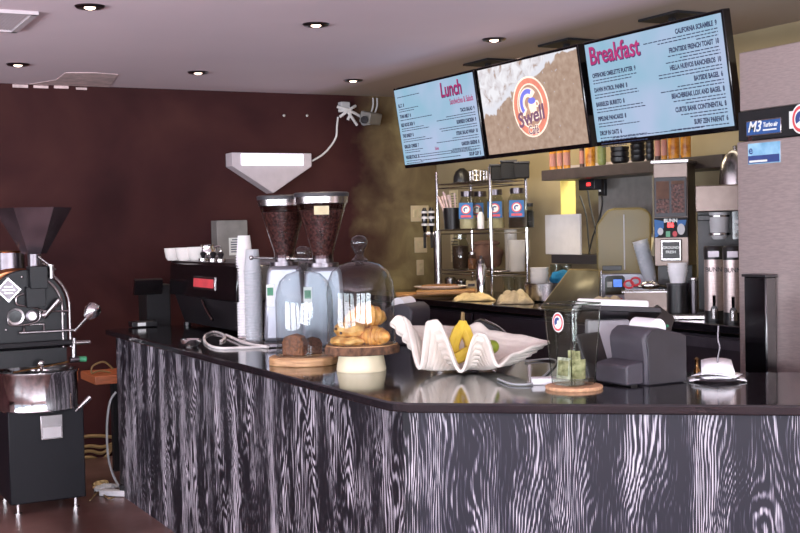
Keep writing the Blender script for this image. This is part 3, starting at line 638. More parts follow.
g2 = grinder('silver coffee grinder with label on hopper, nearer of two behind the glass cloches', q2.x, q2.y, facing(2.5, 5.5))
b = prism(BM(), [(-.035, .65), (.035, .65), (.035, .69), (-.035, .69)], -.1225, -.122)
hl = obj('hopper_label', b, 'paper_note', g2); hl.rotation_euler = (radians(-0), 0, 0); hl.location = (-.0, .0, .0)
# (label leans with the glass)
for vtx in hl.data.vertices: vtx.co.y += -(vtx.co.z-.69)*.296

# ------------------------------------------------------------------ cakes under glass
def cloche(lab, loc, r, h):
    g = thing('glass_cloche', lab, 'glass cloche', loc)
    k = h-.10
    prof = [(r, 0), (r, k*.62), (r*.97, k*.74), (r*.84, k*.87), (r*.6, k*.95), (r*.3, k*.985), (.022, k)]
    obj('dome', shellof(BM(), prof, 48), 'glass', g)
    obj('rim', tube(BM(), [(r*cos(2*pi*a/48), r*sin(2*pi*a/48), .003) for a in range(48)], .003, 6, closed=True), 'thick_glass', g)
    z = k-.004
    obj('knob', lathe(BM(), [(.03, z), (.034, z+.006), (.02, z+.018), (.016, z+.03), (.024, z+.05), (.033, z+.068), (.035, z+.082), (.028, z+.098), (.014, z+.106), (0, z+.108)], 28), 'knob_glass', g)
    return g
def slab(name, lab, cat, loc, r, th, rz, sy=1.):
    g = thing(name, lab, cat, loc, rz)
    def outline(z, k): return [(r*k*(1+.03*sin(3*a+.4)+.02*sin(7*a)+.012*sin(17*a))*cos(a), sy*r*k*(1+.03*sin(3*a+.4)+.02*sin(7*a)+.012*sin(17*a))*sin(a)) for a in [2*pi*i/72 for i in range(72)]]
    return g, outline
bp_ = oz(304.5, 363.5, CT)
g, outl = slab('wood_board', 'round bark edged wood slab under the left glass cloche', 'board', bp_, .15, .035, .3)
obj('bark', prism(BM(), outl(0, 1.), 0, .033, 'z'), 'slab_wood', g, bev=.004)
obj('cut_face', prism(BM(), outl(0, .95), .0332, .036, 'z'), 'slab_wood', g)
c1 = cloche('left glass cloche with knob standing on the wood slab over cake slices', (bp_.x+.012, bp_.y+.015, CT+.0365), .125, .47)
def loaf(lab, loc, rz, s, m):
    o = obj('cake_slice', prism(BM(), [(-.05, 0), (.05, 0), (.052, .06), (.04, .085), (.0, .098), (-.04, .085), (-.052, .06)], -.022, .022), m, bev=.005, loc=loc, rot=(0, 0, rz))
    o.scale = (s, s*1.5, s); return tag(o, lab, 'cake slice', 'cake slices under the left cloche')
a = facing(2.1, 4.8)
loaf('larger crumbly brown cake slice at the left under the left cloche', (bp_.x-.03, bp_.y+.03, CT+.0365), a-.35, .95, 'cake')
loaf('smaller dark cake slice at the right under the left cloche', (bp_.x+.06, bp_.y+.04, CT+.0365), a+.1, .75, 'brownie')
sp = oz(361.5, 370.3, CT)
g, outl = slab('cake_stand', 'bark edged wood cake stand on a cream pedestal holding pastries', 'cake stand', sp, .152, .035, 1.1)
obj('pedestal', lathe(BM(), [(0, 0), (.1, 0), (.102, .006), (.098, .03), (.09, .072), (0, .072)], 44), 'cream', g)
obj('bark', prism(BM(), outl(0, 1.), .072, .106, 'z'), 'bark', g, bev=.005)
obj('cut_face', prism(BM(), outl(0, .96), .1062, .109, 'z'), 'slab_wood', g)
sz = CT+.1095
c2 = cloche('taller right glass cloche on the cake stand over the croissants', (sp.x+.005, sp.y+.005, sz), .139, .44)
def croissant(lab, loc, rz, s, tilt=0, m='pastry', bend=1.9):
    pts, N = [], 34
    for i in range(N): t = i/(N-1)-.5; pts.append((.075*sin(t*bend)/sin(bend/2), .07*(1-cos(t*bend)), .0))
    b = BM(); tube(b, pts, lambda u: .006+.036*sin(pi*u)**.8*(1+.11*sin(u*46)), 14)
    for v_ in b.verts: v_.co.z += .036
    o = obj('croissant', b, m, loc=loc, rot=(tilt, 0, rz)); o.scale = (s, s, s*.95); return tag(o, lab, 'croissant', 'croissants on the cake stand')
A_ = facing(2.1, 4.4); R2 = Vector((cos(A_), sin(A_), 0)); Fd = Vector((-sin(A_), cos(A_), 0))
SP = Vector((sp.x, sp.y, sz+.001))
croissant('large croissant lying in front at the right of the cake stand', SP+R2*.056-Fd*.05, A_+2.65, .95, 0, 'pastry_dark')
croissant('croissant leaning upright at the back right of the cake stand', SP+R2*.035+Fd*.03+Vector((0, 0, .075)), A_+.35, 1.2, radians(-42), 'pastry_dark', 1.6)
croissant('curved croissant at the far right edge of the cake stand', SP+R2*.055+Fd*.035, A_+1.9, .9, 0, 'pastry')
def bun(lab, loc, r, hz, m, raisins):
    g = thing('danish_pastry', lab, 'pastry', loc, A_, group='round pastries on the cake stand')
    b = BM(); lathe(b, [(0, 0), (r*.8, 0), (r, hz*.35), (r*.93, hz*.7), (r*.6, hz), (r*.5, hz*.93), (r*.3, hz*1.02), (0, hz)], 30)
    for v_ in b.verts: k = atan2(v_.co.y, v_.co.x); v_.co.z += .003*sin(5*k)*(v_.co.z > .005); v_.co.x *= 1+.04*sin(3*k)
    obj('bun', b, m, g)
    for x, z in raisins: obj('raisin', ball(BM(), (x, -sqrt(max(0, r*r*.96-x*x)), z), .006, n=8), 'chocolate', g)
bun('flat glazed pastry at the bottom left of the cake stand', SP-R2*.052-Fd*.035, .074, .034, 'pastry', [])
bun('raisin pastry stacked on the flat one at the left of the cake stand', SP-R2*.045-Fd*.03+Vector((0, 0, .037)), .064, .052, 'pastry', [(-.055, .03), (-.035, .014), (.0, .043), (-.03, .045)])

# ------------------------------------------------------------------ giant clam bowl and fruit
cc = oz(467, 371, CT); ca = facing(cc.x, cc.y)+radians(2)
def interp(tab, x):
    if x <= tab[0][0]: return tab[0][1]
    for (x0, v0), (x1, v1) in zip(tab, tab[1:]):
        if x <= x1: t = (x-x0)/(x1-x0); t = (1-cos(pi*t))/2; return v0+(v1-v0)*t
    return tab[-1][1]
front = [(-.30, .18), (-.255, .215), (-.235, .21), (-.178, .022), (-.14, .195), (-.11, .2), (-.03, .012), (.035, .15), (.06, .145), (.105, .028), (.175, .07), (.25, .09), (.32, .095)]
back = [(-.30, .18), (-.24, .16), (-.1, .155), (.0, .145), (.05, .165), (.1, .13), (.2, .115), (.32, .095)]
N, U = 240, 46
b = BM(); rows = []
for j in range(U+1):
    u = j/U; row = []
    for i in range(N):
        th = 2*pi*i/N; c_, s_ = cos(th), sin(th)
        X = (.315 if c_ > 0 else .285)*c_*(abs(c_)**-.08 if abs(c_) > .01 else 1); Y = .15*s_*(1-.25*max(0, c_)**2)
        if s_ < 0:
            h = interp(front, X); m_ = min(1, -s_*1.6)
            bulge = (.12-h)*.7*m_
        else: h = interp(back, X); bulge = 0
        w = .2+.8*u**.75
        yy = Y*w - bulge*u**1.2; xx = X*(w*.97+.03*u)
        lip = .012*max(0, u-.85)/.15
        rib = .0055*sin(u*58)*(u > .25)*(1 if s_ < .1 else .4)
        nrm = sqrt(xx*xx+yy*yy)+1e-6
        row.append(b.verts.new((xx+xx/nrm*(rib+lip), yy+yy/nrm*(rib+lip), .012+h*u**1.9)))
    rows.append(row)
for r_0, r_1 in zip(rows, rows[1:]):
    for i in range(N): b.faces.new((r_0[i], r_0[(i+1) % N], r_1[(i+1) % N], r_1[i]))
b.faces.new(rows[0][::-1])
cl = obj('clam_shell_bowl', b, 'shell', loc=(cc.x, cc.y, CT+.003), rot=(0, 0, ca), ang=80)
sm = cl.modifiers.new('solid', 'SOLIDIFY'); sm.thickness = .011; sm.offset = 0
tag(cl, 'white giant clam shell bowl with deep wavy rim holding fruit', 'shell bowl')
MC = Matrix.Translation((cc.x, cc.y, CT)) @ Matrix.Rotation(ca, 4, 'Z')
def banana(lab, pts):
    g = thing('banana', lab, 'banana', MC @ Vector(pts[0]), group='bananas in the clam shell')
    o_ = MC @ Vector(pts[0]); P = [MC @ Vector(p)-o_ for p in pts]; P = smooth_path(P, 7)
    k = int(len(P)*.8)
    obj('peel', tube(BM(), P[:k+1], lambda u: .006+.019*min(1, u*5)**.6*(1 if u < .75 else 1-(u-.75)*2.6), 7), 'banana', g, ang=25)
    obj('stem', tube(BM(), P[k:], lambda u: .0058-.001*u, 7), 'banana_tip', g)
banana('left upright banana of the bunch in the clam shell', [(-.045, -.01, .05), (-.052, .0, .1), (-.035, .015, .15), (-.018, .03, .185), (-.012, .035, .235)])
banana('right upright banana of the bunch in the clam shell', [(.015, .015, .07), (.016, .02, .11), (.002, .03, .15), (-.008, .036, .185), (-.008, .037, .232)])
banana('lowest banana lying in the front dip of the clam shell', [(-.062, -.045, .052), (-.04, -.055, .058), (-.015, -.05, .07), (.01, -.03, .088), (.03, -.015, .1)])
tag(obj('lime', _ell(BM(), (0, 0, 0), .03, (1.05, 1, .95), 12, None), 'lime', loc=MC @ Vector((.098, -.03, .098))), 'green lime resting in the right dip of the clam shell', 'lime')

# ------------------------------------------------------------------ tip jar and neighbours
jp = oz(573.5, 388, CT); ja = facing(jp.x, jp.y)+radians(-49)
cz_ = obj('coaster', lathe(BM(), [(0, 0), (.098, 0), (.101, .004), (.101, .009), (.098, .012), (0, .012)], 48), 'cork', loc=(jp.x-.005, jp.y-.01, CT)); tag(cz_, 'round cork coaster under the glass tip jar', 'coaster')
tj = thing('tip_jar', 'square tapered glass tip jar with round sticker and dollar bills', 'tip jar', (jp.x, jp.y, CT+.0125), ja)
hj = .288
b = BM()
def sq(r, z, bm, n=6, cr=.22):
    out = []
    for q_ in range(4):
        for k in range(n+1):
            a = pi/2*q_+pi/2*k/n; cx_, cy_ = [(1, 1), (-1, 1), (-1, -1), (1, -1)][q_]
            out.append(bm.verts.new((r*((1-cr)*cx_+cr*cos(a)), r*((1-cr)*cy_+cr*sin(a)), z)))
    return out
prof = [(.052, 0), (.056, .004), (.066, .15), (.073, hj-.03), (.0725, hj-.022), (.077, hj-.014), (.077, hj-.002), (.072, hj), (.071, hj-.004)]
rg = [sq(r_, z_, b) for r_, z_ in prof]
for a_, c_ in zip(rg, rg[1:]):
    for k in range(len(a_)): b.faces.new((a_[k], a_[(k+1) % len(a_)], c_[(k+1) % len(a_)], c_[k]))
b.faces.new(rg[0][::-1])
obj('jar_body', b, 'jar_pane', tj, ang=50)
b = BM(); hb_ = sq(.05, .004, b); ht_ = sq(.054, .02, b)
for k in range(len(hb_)): b.faces.new((hb_[k], hb_[(k+1) % len(hb_)], ht_[(k+1) % len(hb_)], ht_[k]))
b.faces.new(hb_[::-1]); b.faces.new(ht_); obj('jar_base', b, 'thick_glass', tj)
def sqp(r, z): m_ = BM(); v_ = [x.co.copy() for x in sq(r, z, m_)]; m_.free(); return v_
obj('jar_rim', tube(BM(), sqp(.0745, hj), .0032, 6, closed=True), 'glass_edge', tj); obj('jar_collar', tube(BM(), sqp(.0725, hj-.024), .0018, 6, closed=True), 'glass_edge', tj)
for cx_, cy_ in ((1, 1), (-1, 1), (-1, -1), (1, -1)): obj('jar_corner', tube(BM(), [(cx_*r_*.935, cy_*r_*.935, z_) for r_, z_ in prof[1:4]], .0022, 6), 'glass_edge', tj)
def stick(parent, cx, cz, s, y, tilt=0.):
    o = flat('sticker', ellipse(cx, cz, s, s*1.15), 'sticker_white', parent, y)
    flat('sticker_ring', ellipse(cx, cz, s*.88, s*1.02), 'label_red', o, y-.0008); flat('sticker_field', ellipse(cx, cz, s*.66, s*.76), 'sticker_white', o, y-.0016)
    flat('sticker_wave', [(cx+s*.55*cos(t_), cz+s*.6*sin(t_)) for t_ in [radians(60+k*12) for k in range(14)]]+[(cx+s*.2*cos(t_)+.1*s, cz+s*.25*sin(t_)) for t_ in [radians(216-k*14) for k in range(13)]], 'sticker_navy', o, y-.0024)
    return o
so = stick(tj, .008, .225, .03, -.0725); so.rotation_euler = (0, 0, 0)
def bill(lab, loc, rz, tilt, w_, h_, m, fold):
    o = thing('dollar_bill', lab, 'dollar bill', loc, rz, 'dollar bills in the tip jar', tilt)
    prof_ = [(-w_/2+w_*k/12, fold*sin(pi*k/6)) for k in range(13)]
    bm = BM(); lo = [bm.verts.new((x, y, 0)) for x, y in prof_]; hi = [bm.verts.new((x, y, h_)) for x, y in prof_]
    for k in range(12): bm.faces.new((lo[k], lo[k+1], hi[k+1], hi[k]))
    obj('note', bm, m, o, solid=.0006)
    bm = BM(); lo = [bm.verts.new((x*.82, y-.0012, h_*.14)) for x, y in prof_]; hi = [bm.verts.new((x*.82, y-.0012, h_*.86)) for x, y in prof_]
    for k in range(12): bm.faces.new((lo[k], lo[k+1], hi[k+1], hi[k]))
    obj('engraving', bm, 'bill_back', o, solid=.0004)
J = Matrix.Translation((jp.x, jp.y, CT+.0125)) @ Matrix.Rotation(ja, 4, 'Z')
bill('green dollar bill slanting at the left front of the tip jar', J @ Vector((-.012, -.036, .022)), ja+radians(6), radians(-6), .066, .075, 'green_bill', .003)
bill('folded dollar bill standing in the middle of the tip jar', J @ Vector((.012, .0, .022)), ja+radians(18), radians(5), .05, .1, 'bill_back', .006)
bill('dollar bill tucked at the right of the tip jar', J @ Vector((.028, -.005, .022)), ja+radians(70), radians(3), .06, .07, 'bill_back', .005)
k = oz(546, 385, CT); b = BM()
cs = thing('card_stack', 'small stack of white cards left of the tip jar', 'cards', (k.x+.03, k.y+.02, CT), facing(k.x, k.y)+.1)
obj('cards', box(BM(), (0, 0, .012), (.13, .06, .022)), 'white_paper', cs, bev=.001)
cable('thin grey cable curving over the bar behind the clam shell', [oz(x, y, cz) for x, y in ((498, 379), (512, 384), (530, 384), (540, 379), (553, 367), (556, 361), (548, 359), (525, 361))], .004, 'cable_grey')

def receipt_printer(lab, loc, rz):
    g = thing('receipt_printer', lab, 'receipt printer', loc, rz)
    hood = [(-.062, .0), (-.062, .1), (-.068, .135), (-.07, .165), (-.06, .188), (-.035, .203), (.0, .203), (.125, .172), (.125, 0)]
    obj('case', prism(BM(), hood, -.098, .098), 'charcoal', g, bev=.01)
    obj('paper_tray', prism(BM(), [(-.14, .006), (-.14, .07), (-.13, .078), (-.063, .088), (-.063, .006)], -.088, .088), 'charcoal', g, bev=.006)
    obj('side_cover', prism(BM(), [(-.05, .003), (-.054, .13), (-.062, .165), (-.035, .198), (.0, .198), (.122, .168), (.122, .003)], -.104, -.099), 'dark_grey', g, bev=.004)
    b = BM(); cyl(b, (.03, -.06, .196), .036, .12, 32, (-pi/2, 0, 0)); obj('paper_roll', b, 'white_paper', g)
    b = BM()
    for x in (-.1, .08): box(b, (x, 0, .003), (.03, .16, .006))
    obj('foot', b, 'black_plastic', g); return g
rp_ = oz(648, 384, CT); receipt_printer('dark grey receipt printer with white paper roll right of the tip jar', (rp_.x+.02, rp_.y+.06, CT), facing(rp_.x, rp_.y)+radians(40))
rq = oz(410, 343, CT); receipt_printer('dark receipt printer with paper roll partly hidden behind the right cloche', (rq.x, rq.y, CT), facing(rq.x, rq.y)+radians(150))
# cardboard tray and payment terminal behind the shell
q = oz(452, 346, CT); cb = thing('cardboard_tray', 'shallow brown cardboard tray behind the clam shell', 'cardboard box', (q.x-.03, q.y, CT), facing(q.x, q.y)+radians(8))
b = BM()
for s_ in (-1, 1): box(b, (s_*.14, 0, .045), (.006, .22, .09)); box(b, (0, s_*.11, .045), (.286, .006, .09))
obj('sides', b, 'cardboard', cb); obj('bottom', box(BM(), (0, 0, .003), (.28, .22, .006)), 'cardboard', cb)
q = oz(497, 352, CT); pt = thing('card_terminal', 'black curved card terminal standing behind the clam shell', 'card terminal', (q.x-.06, q.y+.0, CT), facing(q.x, q.y))
body = [(-.16, .08), (-.155, .1), (-.06, .115), (-.05, .145), (-.02, .155), (.06, .12), (.12, .06), (.15, .0), (.13, 0), (.1, .045), (.04, .085), (-.03, .1), (-.04, .0), (-.08, .0), (-.075, .075)]
obj('case', prism(BM(), body, -.05, .05), 'black_plastic', pt, bev=.006)
obj('keypad', box(BM(), (-.105, 0, .109), (.09, .085, .008), (0, radians(-6), 0)), 'dark_grey', pt, bev=.002)
obj('edge_trim', tube(BM(), smooth_path([(.0, -.053, .155), (.06, -.053, .124), (.115, -.053, .07), (.148, -.053, .004)]), .003), 'steel', pt)
b = BM(); tube(b, smooth_path([(-.0, -.058, .075), (.03, -.06, .06), (.06, -.06, .03), (.07, -.062, .006)]), .004); obj('cord', b, 'cardboard', pt)
# touchscreen till
tp = Vector((2.9, 3.72, CT)); ta = facing(tp.x, tp.y)
ti = thing('touchscreen_till', 'white till with tilted dark edged touchscreen behind the receipt printer', 'till', (tp.x, tp.y, CT), ta+radians(8))
tz_ = zat0(311, 618, tp)-CT-.03
b = BM(); prism(b, [(-.12, 0), (.1, 0), (.1, .03), (.03, .1), (.02, tz_), (-.06, tz_), (-.09, .1), (-.12, .03)], -.1, .06, 'x'); obj('stand', b, 'till_grey', ti, bev=.006)
tz = zat0(311, 618, tp)-CT
scr = obj('screen_back', box(BM(), (0, 0, 0), (.27, .2, .03)), 'white_plastic', ti, loc=(-.01, -.02, tz+.012), rot=(radians(-16), radians(3), 0), bev=.008)
obj('screen_bezel', box(BM(), (.03, 0, -.024), (.3, .22, .022)), 'black_plastic', scr, bev=.004)
b = BM(); box(b, (.0, 0, 0), (.09, .03, .27)); rd = obj('card_reader', b, 'black_plastic', ti, loc=(.185, .0, tz_-.04), rot=(radians(-62), radians(38), 0), bev=.006)
obj('reader_light', ball(BM(), (.02, -.018, .02), .006, n=6), 'sticker_green', rd)
q = oz(604, 380, CT); bk_ = thing('menu_holder', 'dark flat folder leaning behind the tip jar', 'folder', (q.x, q.y+.02, CT), facing(q.x, q.y)+radians(50), rx=radians(-20))
obj('cover', box(BM(), (0, 0, .09), (.13, .012, .18)), 'dark_grey', bk_, bev=.003); obj('sheet', box(BM(), (0, -.0075, .09), (.115, .002, .16)), 'black_plastic', bk_)
# receipt spike with its slips
q = oz(717, 381, CT); sk = thing('receipt_spike', 'bent wire receipt spike standing on a small dark base at right', 'receipt spike', (q.x, q.y, CT), facing(q.x, q.y))
obj('base', lathe(BM(), [(0, 0), (.08, 0), (.083, .008), (.075, .014), (0, .014)], 30), 'dark_steel', sk)
obj('wire', tube(BM(), smooth_path([(.0, 0, .012), (.004, 0, .08), (.011, 0, .12), (.005, 0, .15), (.008, 0, .2)]), .003), 'dark_steel', sk)
for k, (lab, dz, w_, d_, rz_, cr) in enumerate((('lowest receipt slip on the spike, sticking out to both sides', .016, .2, .09, .1, -.012), ('middle receipt slip lying flat on the spike', .03, .16, .1, -.3, -.01), ('folded receipt slip on top of the spike', .036, .118, .085, .12, -.008))):
    b = BM(); n_ = 8
    lo = [b.verts.new((-w_/2+w_*i/n_, -d_/2, dz+.0+cr*((i/n_-.5)*2)**2+(.03*(i/n_) if k == 2 else 0)*0)) for i in range(n_+1)]
    hi = [b.verts.new((v_.co.x*(.9 if k == 2 else 1), d_/2-(.02 if k == 2 else 0), v_.co.z+(.045 if k == 2 else .003))) for v_ in lo]
    for i in range(n_): b.faces.new((lo[i], lo[i+1], hi[i+1], hi[i]))
    tag(obj('receipt_slip', b, 'white_paper', loc=(q.x, q.y, CT), rot=(0, 0, sk.rotation_euler[2]+rz_), solid=.0012 if k < 2 else .004), lab, 'receipt', 'receipts on the spike')
q = oz(697, 378, CT); bb = thing('bell_post', 'small brass coloured clip post left of the receipt spike', 'clip', (q.x, q.y, CT))
obj('post', lathe(BM(), [(0, 0), (.014, 0), (.012, .03), (.006, .04), (.006, .06), (.01, .07), (0, .08)], 14), 'brass', bb)

# ------------------------------------------------------------------ menu screens
def menu_screen(lab, cy_, W_):
    g = thing('menu_screen', lab, 'menu screen', (3.76, cy_, 2.256), -pi/2, 'menu screens hung from the ceiling', radians(8.3))
    Hh = .534
    obj('bezel', box(BM(), (0, .022, 0), (W_, .044, Hh)), 'black_gloss', g, bev=.004)
    return g, Hh
def mount(g, x):
    # the ceiling plate and arm belong to the screen they carry (undo the screen's tilt for them)
    R = Matrix.Rotation(-radians(8.3), 4, 'X')
    b = BM(); box(b, (0, .0, .39), (.3, .2, .012)); box(b, (0, .0, .27), (.03, .03, .24)); box(b, (0, -.15, .17), (.05, .3, .04)); box(b, (0, -.31, .05), (.3, .03, .28))
    o = obj('ceiling_mount', b, 'black_matte', g, loc=(x, .22, 0)); o.rotation_euler = (-radians(8.3), 0, 0); o.location = R @ Vector((x, .4, 0)); return o
def word_lines(parent, x, z, widths, size=.008, pitch=.0145, right=False, m='menu_ink'):
    b = BM()                                       # print too small to read: rows of word-long marks
    for r_, w_ in enumerate(widths):
        xx = 0; tot = w_; start = x-w_ if right else x
        while xx < tot:
            ww = min(random.uniform(.012, .034), tot-xx); box(b, (start+xx+ww/2, -.0048, z-r_*pitch), (ww, .0008, size*.6)); xx += ww+.006
    obj('small_print', b, m, parent)
# lunch
g, Hh = menu_screen('left menu screen headed Lunch', 6.541, 1.012); W_ = 1.012; mount(g, -.02)
sc = obj('screen', box(BM(), (0, -.002, .004), (W_-.03, .004, Hh-.04)), 'menu_glow', g)
def head(parent, body, size, x, z, shear=.0):
    text(body, size, 'menu_shadow', parent, x+.004, z-.004, -.0046, 'LEFT', .0025*size/.1, shear, 0, .84, 'heading_shadow'); text(body, size, 'menu_magenta', parent, x, z, -.0056, 'LEFT', .0015*size/.1, shear, 0, .84, 'heading')
head(sc, 'Lunch', .125, .1, .145, .05)
text('Sandwiches & Salads', .05, 'menu_magenta', sc, .468, .09, -.005, 'RIGHT', .001, 0, 0, .66, 'subheading')
word_lines(sc, -.46, .2, [.3])
lz = .155
for t_, ws in (('B.L.T.  8', [.26, .2]), ('TUNA MELT  8', [.42]), ('RED ROCK SUB  9', [.3, .36]), ('THE LINEUP  8', [.3, .38]), ('GRILLED CHEESE  7', [.24, .2]), ('VEGGIE STACK  8', [.2, .22])):
    text(t_, .03, 'menu_ink', sc, -.46, lz-.02, -.005, 'LEFT', .0016, 0, 0, .76, 'dish_name'); word_lines(sc, -.46, lz-.035, ws); lz -= .034+.0145*len(ws)+.008
lz = .055
for t_, ws in (('TACO SALAD  9', [.34, .46]), ('SURFSIDE CHICKEN  9', [.44, .42]), ('STEAK SALAD WRAP  10', [.3, .5]), ('GARDEN GREENS  8', [.32, .34]), ('SOUP CUP  5', [.12])):
    text(t_, .03, 'menu_ink', sc, .468, lz-.02, -.005, 'RIGHT', .0016, 0, 0, .76, 'dish_name'); word_lines(sc, .468, lz-.035, ws, right=True); lz -= .034+.0145*len(ws)+.004
text('Sides', .03, 'menu_magenta', sc, -.04, -.172, -.005, 'CENTER', .0006, 0, 0, .8, 'subheading')
word_lines(sc, -.3, -.188, [.66, .72]); word_lines(sc, -.27, -.225, [.5])
# beach picture with the cafe emblem
g, Hh = menu_screen('middle screen showing a sandy beach and an oval cafe emblem', 5.509, .985); W_ = .985; mount(g, -.2)
sc = obj('screen', box(BM(), (0, -.002, .004), (W_-.03, .004, Hh-.04)), 'beach_picture', g)
ex, ez, ea, eb = .01, -.008, .172, .168
lg = flat('emblem', ellipse(ex, ez, ea, eb), 'logo_cream', sc, -.0045); flat('emblem_ring', ellipse(ex, ez, ea*.93, eb*.94), 'logo_orange', lg, -.0052)
flat('emblem_rim', ellipse(ex, ez+.005, ea*.72, eb*.74), 'logo_cream', lg, -.0058); flat('emblem_field', ellipse(ex, ez+.005, ea*.66, eb*.69), 'logo_sand', lg, -.0064)
def arcband(cx, cz, r0_, r1_, t0, t1, sx=1., sz_=1., n=22):
    o_ = [(cx+sx*r1_*cos(t0+(t1-t0)*k/n), cz+sz_*r1_*sin(t0+(t1-t0)*k/n)) for k in range(n+1)]
    i_ = [(cx+sx*r0_*cos(t1-(t1-t0)*k/n), cz+sz_*r0_*sin(t1-(t1-t0)*k/n)) for k in range(n+1)]
    return o_+i_
flat('emblem_wave', arcband(ex-.012, ez+.02, .035, .088, radians(38), radians(235), 1.05, 1.0), 'logo_cream', lg, -.007)
flat('emblem_crest', arcband(ex-.012, ez+.022, .052, .078, radians(62), radians(222), 1.05, 1.0), 'logo_blue', lg, -.0076)
flat('emblem_cup', [(ex-.015, ez+.03), (ex+.06, ez+.03), (ex+.055, ez-.03), (ex+.0, ez-.04), (ex-.014, ez)], 'logo_cream', lg, -.0072)
flat('emblem_foam', ellipse(ex+.022, ez+.032, .036, .018), 'logo_blue', lg, -.0078); flat('emblem_handle', arcband(ex+.066, ez+.012, .01, .019, 0, 2*pi-.01), 'logo_cream', lg, -.0074)
flat('emblem_banner', [(ex-.108, ez-.1), (ex+.108, ez-.06), (ex+.118, ez-.02), (ex+.07, ez-.035), (ex-.06, ez-.06), (ex-.1, ez-.06)], 'logo_cream', lg, -.0082)
text('Swell', .112, 'logo_ink', lg, ex, ez-.088, -.009, 'CENTER', .003, .12, radians(8), 1.12, 'emblem_name')
text('Café', .068, 'logo_cream', lg, ex+.005, ez-.148, -.0092, 'CENTER', .005, .1, 0, .8, 'emblem_outline'); text('Café', .068, 'logo_ink', lg, ex+.005, ez-.148, -.0098, 'CENTER', .001, .1, 0, .8, 'emblem_word')
# breakfast
g, Hh = menu_screen('right menu screen headed Breakfast', 4.467, 1.005); W_ = 1.005; mount(g, -.33)
sc = obj('screen', box(BM(), (0, -.002, .004), (W_-.03, .004, Hh-.04)), 'menu_glow', g)
head(sc, 'Breakfast', .125, -.462, .148)
lz = .1
for t_, ws in (('OFFSHORE OMELETTE PLATTER  9', [.34, .3]), ('DAWN PATROL PANINI  8', [.33, .34]), ('BARRELED BURRITO  8', [.36, .38]), ('PIPELINE PANCAKES  8', [.2, .32]), ('DROP IN OATS  6', [.36, .28, .36, .2])):
    text(t_, .03, 'menu_ink', sc, -.455, lz-.02, -.005, 'LEFT', .0014, 0, 0, .74, 'dish_name'); word_lines(sc, -.455, lz-.035, ws); lz -= .036+.0145*len(ws)+.008
lz = .225
for t_, ws in (('CALIFORNIA SCRAMBLE  9', [.5, .4, .14]), ('FRONTSIDE FRENCH TOAST  10', [.34, .26, .36]), ('HELLA HUEVOS RANCHEROS  10', [.42, .42]), ('BAYSIDE BAGEL  6', [.3, .42]), ('BEACHBREAK LOX AND BAGEL  8', [.34, .26]), ('CURTIS BANK CONTINENTAL  8', [.3, .24]), ('SURF ZEN PARFAIT  6', [.38])):
    text(t_, .031, 'menu_ink', sc, .462, lz-.02, -.005, 'RIGHT', .0014, 0, 0, .74, 'dish_name'); word_lines(sc, .462, lz-.035, ws, right=True); lz -= .034+.0145*len(ws)+.002
word_lines(sc, -.36, -.232, [.66], .007)

# ------------------------------------------------------------------ refrigerator
FX = 3.7
def fp(px, py): p = ox(px, py, FX); return p
fl = fp(741, 200).y; fzt = fp(741, 52.5).z; z_p1, z_p0 = fp(740.5, 112).z, fp(740.5, 142).z
fr = thing('refrigerator', 'tall stainless steel refrigerator with black badge strip at the right edge', 'refrigerator', (FX, fl, 0), -pi/2)
FW = .74
obj('cabinet', box(BM(), (FW/2, .43, (fzt+.1)/2), (FW, .78, fzt-.1)), 'brushed', fr)
obj('top_panel', box(BM(), (FW/2, .02, (fzt+z_p1)/2), (FW, .04, fzt-z_p1-.002)), 'brushed', fr, bev=.004)
obj('badge_strip', box(BM(), (FW/2, .015, (z_p1+z_p0)/2), (FW, .05, z_p1-z_p0-.004)), 'black_matte', fr, bev=.003)
dr = obj('door', box(BM(), (FW/2, .01, (z_p0+.14)/2), (FW, .06, z_p0-.144)), 'brushed', fr, bev=.006)
for x_, y_ in ((.06, .1), (FW-.06, .1), (.06, .76), (FW-.06, .76)): obj('caster', cyl(BM(), (x_, y_, 0), .04, .11), 'black_plastic', fr)
def fl_(px, py, d): p = ox(px, py, FX-d); return (fl-p.y, p.z)
a_, b_, c_, d_ = fl_(746.8, 136.5, .012), fl_(781.5, 133.5, .012), fl_(781, 117, .012), fl_(747, 121.5, .012)
x0, x1, z0, z1 = a_[0], b_[0], (a_[1]+b_[1])/2, (c_[1]+d_[1])/2
bs = obj('badge', box(BM(), ((x0+x1)/2, -.0125, (z0+z1)/2), (x1-x0, .005, z1-z0)), 'steel', fr, bev=.001)
obj('badge_face', box(BM(), ((x0+x1)/2, -.0155, (z0+z1)/2), (x1-x0-.008, .002, z1-z0-.01)), 'blue_badge', bs)
text('M3', .062, 'sticker_white', bs, x0+.01, z0+.018, -.0168, 'LEFT', .001, .3, 0, .95, 'badge_lettering')
text('Turbo air', .026, 'sticker_white', bs, x0+.098, z0+.033, -.0168, 'LEFT', .0008, .15, 0, .8, 'badge_lettering'); b = BM(); box(b, (x0+.135, -.0168, z0+.02), (.075, .0006, .006)); obj('badge_line', b, 'sticker_white', bs)
p = fl_(799, 119, .012); lgx, lgz = p[0]+.012, p[1]
fs = flat('cafe_sticker', [(lgx-.065, lgz-.035), (lgx+.02, lgz-.035), (lgx+.02, lgz+.035), (lgx-.065, lgz+.035)], 'sticker_white', fr, -.0105); stick(fr, lgx, lgz, .052, -.0125)
p = fl_(748, 150, .02); q_ = fl_(750, 139, .012); obj('lock', cyl(BM(), (q_[0], -.004, q_[1]), .012, .01, 16, (pi/2, 0, 0)), 'chrome', fr)
a_, c_ = fl_(748.5, 163, .021), fl_(780, 144.5, .021); zc_, xc_ = (a_[1]+c_[1])/2+.004, (a_[0]+c_[0])/2
